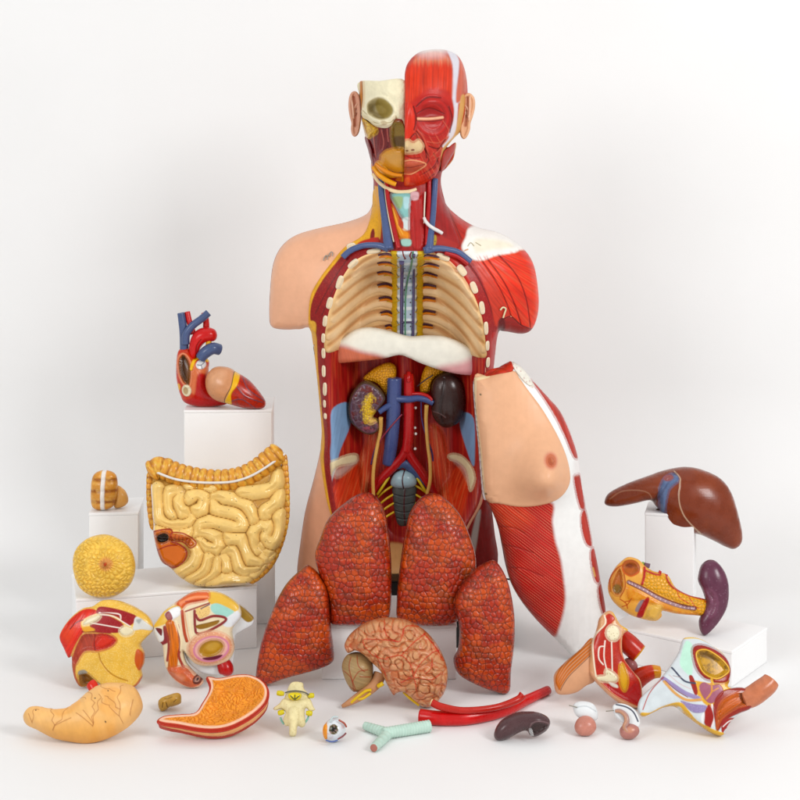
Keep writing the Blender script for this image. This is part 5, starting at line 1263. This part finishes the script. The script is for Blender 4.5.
nt_('subclavian_artery', '#98141c', (560,392,2.2,1), (610,405,2.2,1), (650,425,2.2,1), (690,455,2.2,1))
nt_('hyoid_strap', '#d8d4d2', (448,200,1.5,6), (456,218,1.6,7.5), (475,240,1.7,8), (500,258,1.8,7), (525,272,1.8,5), (548,286,1.7,3.5))
nt_('brachiocephalic_vein', BV, (445,378,3.2,1), (470,372,4,1), (500,368,3.4,1))

# --- head
z4 = Z(320, 40, 4.4444)
HF = Frame(404, 150, TD-.004)
HD = [(404,50),(420,49.5),(440,49),(452,52),(461,60),(466.5,76),(468,98),(466,118),(461,136),(454,152),(446,166),(438,177),(428,185.5),(415,190),(404,190.5),(392,187),(383,181),(376,172),(370,158),(366,140),(361.5,118),(359.5,100),(360,75),(366,62),(380,54)]
HDs = spline(HD, 4); _uh = poisson(HDs, 60)
def Hhead(X, Y):
    u = _uh(X, Y, sdf(X, Y, HDs)[0])
    h = 62*np.power(np.clip(u, 0, 1), .45)
    g_ = lambda x, y, a, b, k: k*np.exp(-(((X-x)/a)**2+((Y-y)/b)**2))
    h = h+g_(404, 132, 6, 20, 11)+g_(404, 146, 9, 6, 13)                 # nose
    h = h-g_(431, 118, 12, 9, 7)+g_(431, 119, 8, 5, 4)+g_(430, 104, 16, 5, 3)     # eye, brow
    h = h+g_(404, 164, 13, 5, 6)-g_(404, 170, 14, 2.5, 2)+g_(406, 182, 13, 7, 5)+g_(438, 138, 11, 8, 3)
    return h
def hsub(nm, pts, paint, base, m='plastic', th=3, off=0., hf=Hhead, g=.45, n=5, back=None):
    return relief(nm, pts, HF, 0, 0, paint, base, HEAD, m, g=g, hfun=(lambda X, Y: hf(X, Y)+off), th=th, n=n, back=back)
FACE = [(404.5,189),(404.5,150),(404.5,110),(404.5,82),(404.8,74),(407,66),(413,58),(422,52),(436,49.5),(449,51),(459,57),(465,72),(467.5,95),(466,118),(461,130),(452,139),(444,149),(441,160),(437,172),(428,184),(416,189.5)]
HEAD = relief('head', FACE, HF, .5, 46, lambda c: c.mix(sst(125, 145, c.Y), '#a8302a'), '#dfdcdc', t, 'plastic', g=.8, off=-2)
def pface(c):
    c.tint(7, .12); c.tint(2.5, .06)
    # white scalp sheath
    c.fill(z4((560,40),(600,60),(625,140),(625,260),(600,300),(600,400),(570,460),(545,470),(570,400),(590,330),(578,240),(582,120)), '#cdcad2', 1.2)
    c.mix(1-sst(50, 66, c.Y+.02*(c.X-430)**2), '#dcd2ce')
    fo = c.fill(z4((372,175),(395,118),(450,72),(510,55),(555,75),(580,115),(580,250),(560,232),(480,222),(400,282),(372,300)), None, 2.2)
    c.mix(fo*sst(50, 74, c.Y), '#bb2f1c'); c.fib(92, 1.0, .4, fo, .5, ln=22); c.mix(fo*(1-sst(54, 72, c.Y+4*vn(c.X/.9, c.Y*0+3)))*.7, '#dba79c')
    tm = c.fill(z4((622,62),(648,120),(643,235),(602,285),(598,240),(610,150)), '#b4504a', 1.2); c.fib(95, 1.2, .25, tm, .4)
    # ring muscle of the eye
    x0, y0 = z4((495,345))[0]; rr = np.hypot((c.X-x0)/1., (c.Y-y0)/1.1)
    ob = 1-sst(19, 21.5, rr); c.mix(ob*.9, '#9a1a1a'); c.fib(0, 1.3, .3, ob*sst(5, 9, rr), .6, ln=40, across=rr, along=np.arctan2(c.Y-y0, c.X-x0)*10)
    c.fill(z4((430,330),(470,310),(520,312),(548,335),(540,352),(440,352)), '#8c1216', 1.2); c.line(z4((428,330),(480,306),(545,330)), .8, '#5c0c10', .5, -.4)
    c.line(z4((432,352),(485,352),(538,346)), 2.6, '#dba584', .5, 1.1); c.line(z4((432,362),(490,364),(538,356)), .7, '#5c0c10', .4)
    # bridge and cheeks
    br = c.fill(z4((372,300),(400,285),(415,330),(418,400),(400,440),(372,450)), '#c02c1c', 1.); c.fib(92, 1.2, .2, br, .3)
    for w, a_ in (((420,390),(470,440),(530,450),(560,430),(510,510),(480,530),(440,440)), 50), (((570,430),(540,480),(500,520),(490,500),(540,440)), 125), (((425,400),(450,440),(470,520),(450,540),(430,450)), 70):
        k = c.fill(z4(*w), '#a82824', 1.); c.fib(a_, 1.2, .3, k, .5)
    for w in ([(430,400),(460,440),(480,520)], [(560,430),(530,480),(490,515)], [(575,445),(545,500),(500,530)], [(470,450),(520,455),(565,425)], [(540,360),(565,400),(560,430)]): c.line(z4(*w), .8, '#c0605a', .5, .4, a=.5)
    for w in ([(425,405),(455,450),(470,520)], [(550,440),(515,490)], [(505,590),(470,620),(430,640)], [(440,600),(500,560),(520,520)], [(412,300),(425,350),(415,400)], [(425,300),(470,262),(530,262)], [(565,300),(580,350),(570,410)], [(480,470),(520,480),(560,450)], [(395,440),(420,415),(430,440)], [(460,480),(480,520),(470,545)], [(500,500),(520,540),(500,570)]): c.line(z4(*w), 1., '#5e0d10', .5, -.8)
    c.fib(60, 1.5, .5, sst(128, 140, c.Y)*sst(408, 414, c.X), .7, ln=9, col='#c4564a'); c.fib(120, 1.6, .2, sst(140, 160, c.Y), .5, ln=8)
    # nose gristle
    c.fill(z4((370,452),(390,440),(412,452),(436,440),(457,466),(447,490),(420,500),(370,497)), '#d3b88c', .6, 1.5, 2); c.oval(*z4((410,485))[0], 1.8, .9, 0, '#6a3020', .5); c.oval(*z4((385,488))[0], 1.5, .8, 0, '#6a3020', .5)
    # lips
    c.fill(z4((370,533),(410,528),(468,545),(442,570),(402,590),(370,588)), '#a84438', .6, 1.2, 2); c.line(z4((370,534),(410,529),(467,546),(440,571),(402,591),(370,589)), .9, '#d89a70', .4, .5); c.line(z4((370,560),(410,560),(462,547)), .8, '#7a2420', .4, -.5)
    c.line(z4((372,505),(400,520),(440,520)), 1., '#7a1414', .5, -.4)
    ch = c.fill(z4((372,595),(410,595),(450,590),(480,620),(430,655),(372,662)), '#b02a1c', 1.2); c.fib(70, 1.2, .25, ch, .4); c.fill(z4((378,610),(395,605),(395,635),(378,640)), '#cc4a2c', 1.)
    # ear side
    c.line(z4((600,290),(592,380),(570,440),(545,470)), 3.2, '#d4ccd0', .8)
    c.fill(z4((620,255),(640,260),(625,370),(610,430),(560,500),(535,540),(540,480),(590,420),(605,350)), '#c9985a', .8)
    c.line(z4((535,540),(530,580),(545,590)), 1.2, '#dcc8a8', .5)
    c.line(z4((500,635),(520,615),(530,600)), .9, '#d8b088', .4)
hsub('face_muscle', FACE, pface, '#a8221e', 'plastic', th=5, off=1.2, back=2)
hsub('neck_side_muscle', z4((540,500),(560,480),(600,455),(596,520),(570,560),(540,585),(533,560)), lambda c: (c.tint(4, .15), c.fib(115, 1.2, .25), c.line(z4((600,455),(597,520),(565,565)), 1.2, '#c9985a', .5)), '#9a2622', off=2.2)

# cut open left side: skull with orbit, jaw, tongue
SKU = [(357.8,82.5),(380,82),(404.6,82),(404.6,110),(404.6,128),(396,120),(390,128),(378,128),(369,121),(362,116),(361,100)]
z10 = Z(340, 70, 10.0)
ORB = spline(z10((283,335),(340,297),(400,286),(462,310),(522,372),(532,432),(490,482),(420,502),(350,482),(290,445),(272,390)), 5)
def Hskull(X, Y):
    h = np.where(Y < 300, 0, 0)+62*np.power(np.clip(_uh(X, Y, sdf(X, Y, HDs)[0]), 0, 1), .45)-6
    q = sdf_box(np.ravel(X), np.ravel(Y), ORB, 9.).reshape(np.shape(X))
    h = h-19*sst(-.5, 7., q)+1.6*np.exp(-((q+1.2)/1.6)**2)
    for x_, y_, a_, b_, k_ in ((365,116,6,3,3), (373,121,7,3,4.5), (384,124,7,2.5,4), (393,121,3,4,2.5), (366,101,4,7,-2.5), (398,112,3,7,2), (388,93,13,4,1.5)):
        h = h+k_*np.exp(-(((X-x_)/a_)**2+((Y-y_)/b_)**2))
    return h
def psku(c):
    c.tint(5, .08); c.lump(4, .7)
    c.mix(c.fill(z10((283,335),(340,297),(400,286),(462,310),(522,372),(532,432),(490,482),(420,502),(350,482),(290,445),(272,390)), None, 1.), '#bdb088')
    c.mix(c.fill(z10((365,320),(400,296),(462,315),(518,375),(525,430),(488,474),(430,480),(385,430),(360,370)), None, 1.2)*.85, '#a08a42')
    c.fill(z10((205,425),(260,440),(300,470),(345,540),(300,520),(240,490),(205,480)), '#d8cda8', .8)
    for w in ([(290,470),(340,520),(400,540)], [(430,520),(500,530),(540,500)], [(235,410),(280,450)]): c.line(z10(*w), .7, '#9a8654', .4, -.5)
    c.line(z10((345,455),(390,478),(440,480)), 1.6, '#6e5a2c', 1., a=.7)
    c.line(z10((215,125),(215,260),(200,400)), 3.4, '#b8702c', .6); c.line(z10((240,125),(245,260),(235,370)), 2.4, '#d8c4a0', .6); c.line(z10((225,125),(230,280),(215,400)), .7, '#7a3c14', .3)
    c.line(z10((215,430),(290,470),(350,545),(420,545)), 2.2, '#d8cfae', .7, 1.2); c.fill(z10((410,520),(450,510),(480,540),(440,555)), '#b8a888', .8)
    c.fill(z10((560,460),(600,540),(640,560),(640,590),(560,560)), '#a8926a', .8)
hsub('skull', SKU, psku, '#e2dabc', 'bone', th=4, hf=Hskull, g=.4, back=3)
relief('skull_core', [(359,83),(380,82.5),(404,82.5),(404.4,120),(404,150),(400,185),(388,184),(377,172),(371,158),(366,140),(362,118)], HF, .4, 42, lambda c: (c.tint(6, .1), c.mix(sst(112, 122, c.Y), '#6e2430')), '#c9bd96', HEAD, 'bone', g=1., n=2, off=-3)
LOW = [(360.5,116),(366,120),(378,127),(390,127),(396,119),(404.6,127),(404.6,189),(394,186.5),(384,181),(376,172),(370,158),(366,140)]
def plow(c):
    c.tint(4, .15)
    k = c.fill(z4((255,395),(312,385),(322,470),(285,492),(250,530),(215,480),(205,440)), '#5f1016', .8, -3, 3); c.fib(95, 1.4, .45, k, .6)
    for w in ([(240,420),(245,480),(250,520)], [(275,400),(285,450),(280,485)], [(300,395),(305,450)]): c.line(z4(*w), .9, '#a04a50', .4, .4)
    c.fill(z4((178,355),(200,350),(255,392),(250,420),(200,442),(182,425)), '#ad801c', .7, 1.5, 2); c.tint(1.6, .8, mask=c.fill(z4((178,355),(200,350),(255,392),(250,420),(200,442),(182,425)), None, 1), col='#d8b03c')
    c.fill(z4((318,372),(376,378),(376,482),(325,478)), '#7e6524', .8, -4, 4); c.fill(z4((330,430),(376,430),(376,470),(335,465)), '#5a3f14', 1.5)
    c.fill(z4((275,505),(310,482),(376,485),(376,592),(330,606),(262,575),(268,530)), '#c98a2e', .7, 3, 5); c.fill(z4((290,510),(330,495),(372,510),(372,550),(310,550)), '#c9944a', 2)
    c.line(z4((285,555),(330,585),(372,585)), 1.2, '#7a3a14', .6, -.6)
    c.fill(z4((243,562),(262,535),(300,560),(330,600),(360,600),(340,615),(290,600),(250,590)), '#dc9a26', .7, 1.8, 2)
    c.fill(z4((250,590),(300,610),(372,605),(372,660),(330,655),(280,630)), '#8a2216', .8)
    c.fill(z4((340,608),(372,600),(372,645),(345,640)), '#b85a1e', .9); c.line(z4((368,605),(366,640)), 1.4, '#d8982c', .4)
    c.line(z4((244,580),(270,620),(310,645),(350,662),(376,665)), 1.8, '#d99a34', .5, 1.)
hsub('open_jaw', LOW, plow, '#7e1c24', 'gloss', th=4, off=-4, hf=lambda X, Y: 62*np.power(np.clip(_uh(X, Y, sdf(X, Y, HDs)[0]), 0, 1), .45), back=3)
ftube('jaw_edge', HF, [(373,173,24,1.4),(379,181,27,1.7),(387,187,29,1.9),(397,190.5,31,2),(408,190.5,31,2.1),(416,188,29,1.6)], '#e0cda6', HEAD, m='bone')
ftube('jaw_fold', HF, [(374,166,34,2.2),(379,173,37,2.6),(387,179,39,2.6),(396,183,40,2.2)], '#d8932a', HEAD, m='gloss')
ftube('jaw_fold', HF, [(376,163,39,1.6),(384,169,42,2.),(393,173,43,2.),(402,174,44,1.5)], '#c9781e', HEAD, m='gloss')
hsub('neck_strip', z4((198,436),(215,440),(235,500),(248,590),(262,640),(262,700),(240,690),(236,600),(222,520)), lambda c: (c.tint(4, .15), c.fib(80, 1.2, .25)), '#6e2430', off=-2)
# neck column joining head and trunk
cols = [P(406, 150, TD+.015), P(407, 175, TD+.015), P(407, 200, TD+.012), P(407, 225, TD+.01)]
tube('neck_column', cols, [.036, .038, .041, .046], '#8a2a22', t, seg=36, paint=lambda c_, ts, th, V: np.where((V[:, 0] < .004)[:, None], lin('#c98a66'), c_*(.8+.4*fbm(V[:, 0]*300, V[:, 2]*60, 3))[:, None]))
def ear(pts, dd, inner, base, off):
    def pe_(c):
        c.tint(6, .08); c.mix((1-sst(0, 1.2, c.sd))*.3, '#b87a5c'); c.h -= 2.2*sst(1.6, 4, c.sd)
        c.line(inner, 2.4, '#b5705a', 1.2, -1.6); c.oval(inner[1][0], inner[1][1]+2, 1.7, 4, 0, '#9c5a48', 1.2, -1.8); q_ = 1. if inner[1][0] > 400 else -1.; c.line([(inner[0][0]+q_*2.2, inner[0][1]-1), (inner[1][0]+q_*2.6, inner[1][1]-2), (inner[1][0]+q_*1.6, inner[1][1]+8)], 1.5, '#e0b8a0', .7, 1.6); c.line([(inner[1][0]-q_*1.6, inner[1][1]-6), (inner[1][0]+q_*.4, inner[1][1]-3), (inner[1][0]+q_*.6, inner[1][1]+5)], 1.3, '#dcae94', .6, 1.3); c.oval(inner[1][0]-q_*1.4, inner[1][1]+1.5, 1., 1.8, 0, '#dcae94', .6, 1.)
    relief('ear', pts, HF, 5, 5, pe_, base, HEAD, 'skin', g=.35, pw=.5, off=off)
ear(z4((126,296),(129,256),(140,233),(156,227),(170,238),(180,264),(184,320),(181,372),(172,414),(157,430),(143,422),(137,396),(139,370),(131,336)), 0, z4((150,255),(158,310),(155,380)), '#cf9c84', 0)
ear(z4((612,290),(622,258),(642,241),(664,240),(682,262),(684,300),(674,342),(664,372),(662,398),(650,428),(634,440),(620,424),(616,380)), 0, z4((650,260),(648,320),(640,380)), '#d9a884', 24)

# --- wire clips
for w in ([(325.5,257,62,.55),(327.5,252.5,63,.55),(329.5,253,64,.55),(329,256,63,.5)], [(330.5,253,62,.55),(332.5,249,62,.55),(334.5,249.5,62,.55),(334,252.5,62,.5)], [(315.5,342,48,.6),(314,347,48,.6),(315.5,352,48,.5)]):
    ftube('wire_clip', fr, [(a_, b_, float(Hbody(np.array([a_*1.]), np.array([b_*1.]))[0])+1, r_) for a_, b_, _, r_ in w], '#8a857c', t, m='gloss', seg=8)
w = [(497.5,305),(500,302.5),(503,304),(502,308),(500.5,313)]
ftube('wire_clip', fr, [(a_, b_, float(Hbody(np.array([a_*1.]), np.array([b_*1.]))[0])+2, .8) for a_, b_ in w], '#d8cfa8', t, m='gloss', seg=8)

# --- black stand under the torso
def slab(nm, lo, hi, colr):
    bm = bmesh.new(); bmesh.ops.create_cube(bm, size=1)
    for v in bm.verts: v.co = [lo[i]+(v.co[i]+.5)*(hi[i]-lo[i])-t.location[i] for i in range(3)]
    bmesh.ops.bevel(bm, geom=bm.edges[:], offset=.002, segments=2, affect='EDGES')
    me = bpy.data.meshes.new(nm); bm.to_mesh(me); bm.free()
    a_ = me.color_attributes.new('Col', 'FLOAT_COLOR', 'POINT'); a_.data.foreach_set('color', np.tile(np.append(lin(colr), 1), len(me.vertices)))
    me.materials.append(mat('plastic')); o = bpy.data.objects.new(nm, me); C.objects.link(o); o.parent = t
b0 = P(400, 575, TD); 
slab('base_board', (-.115, .005, 0), (.1475, .20, .034), '#161514')
slab('stand_post', (-.08, .01, .033), (.09, .13, float(b0[2])+.012), '#0d0b0a')
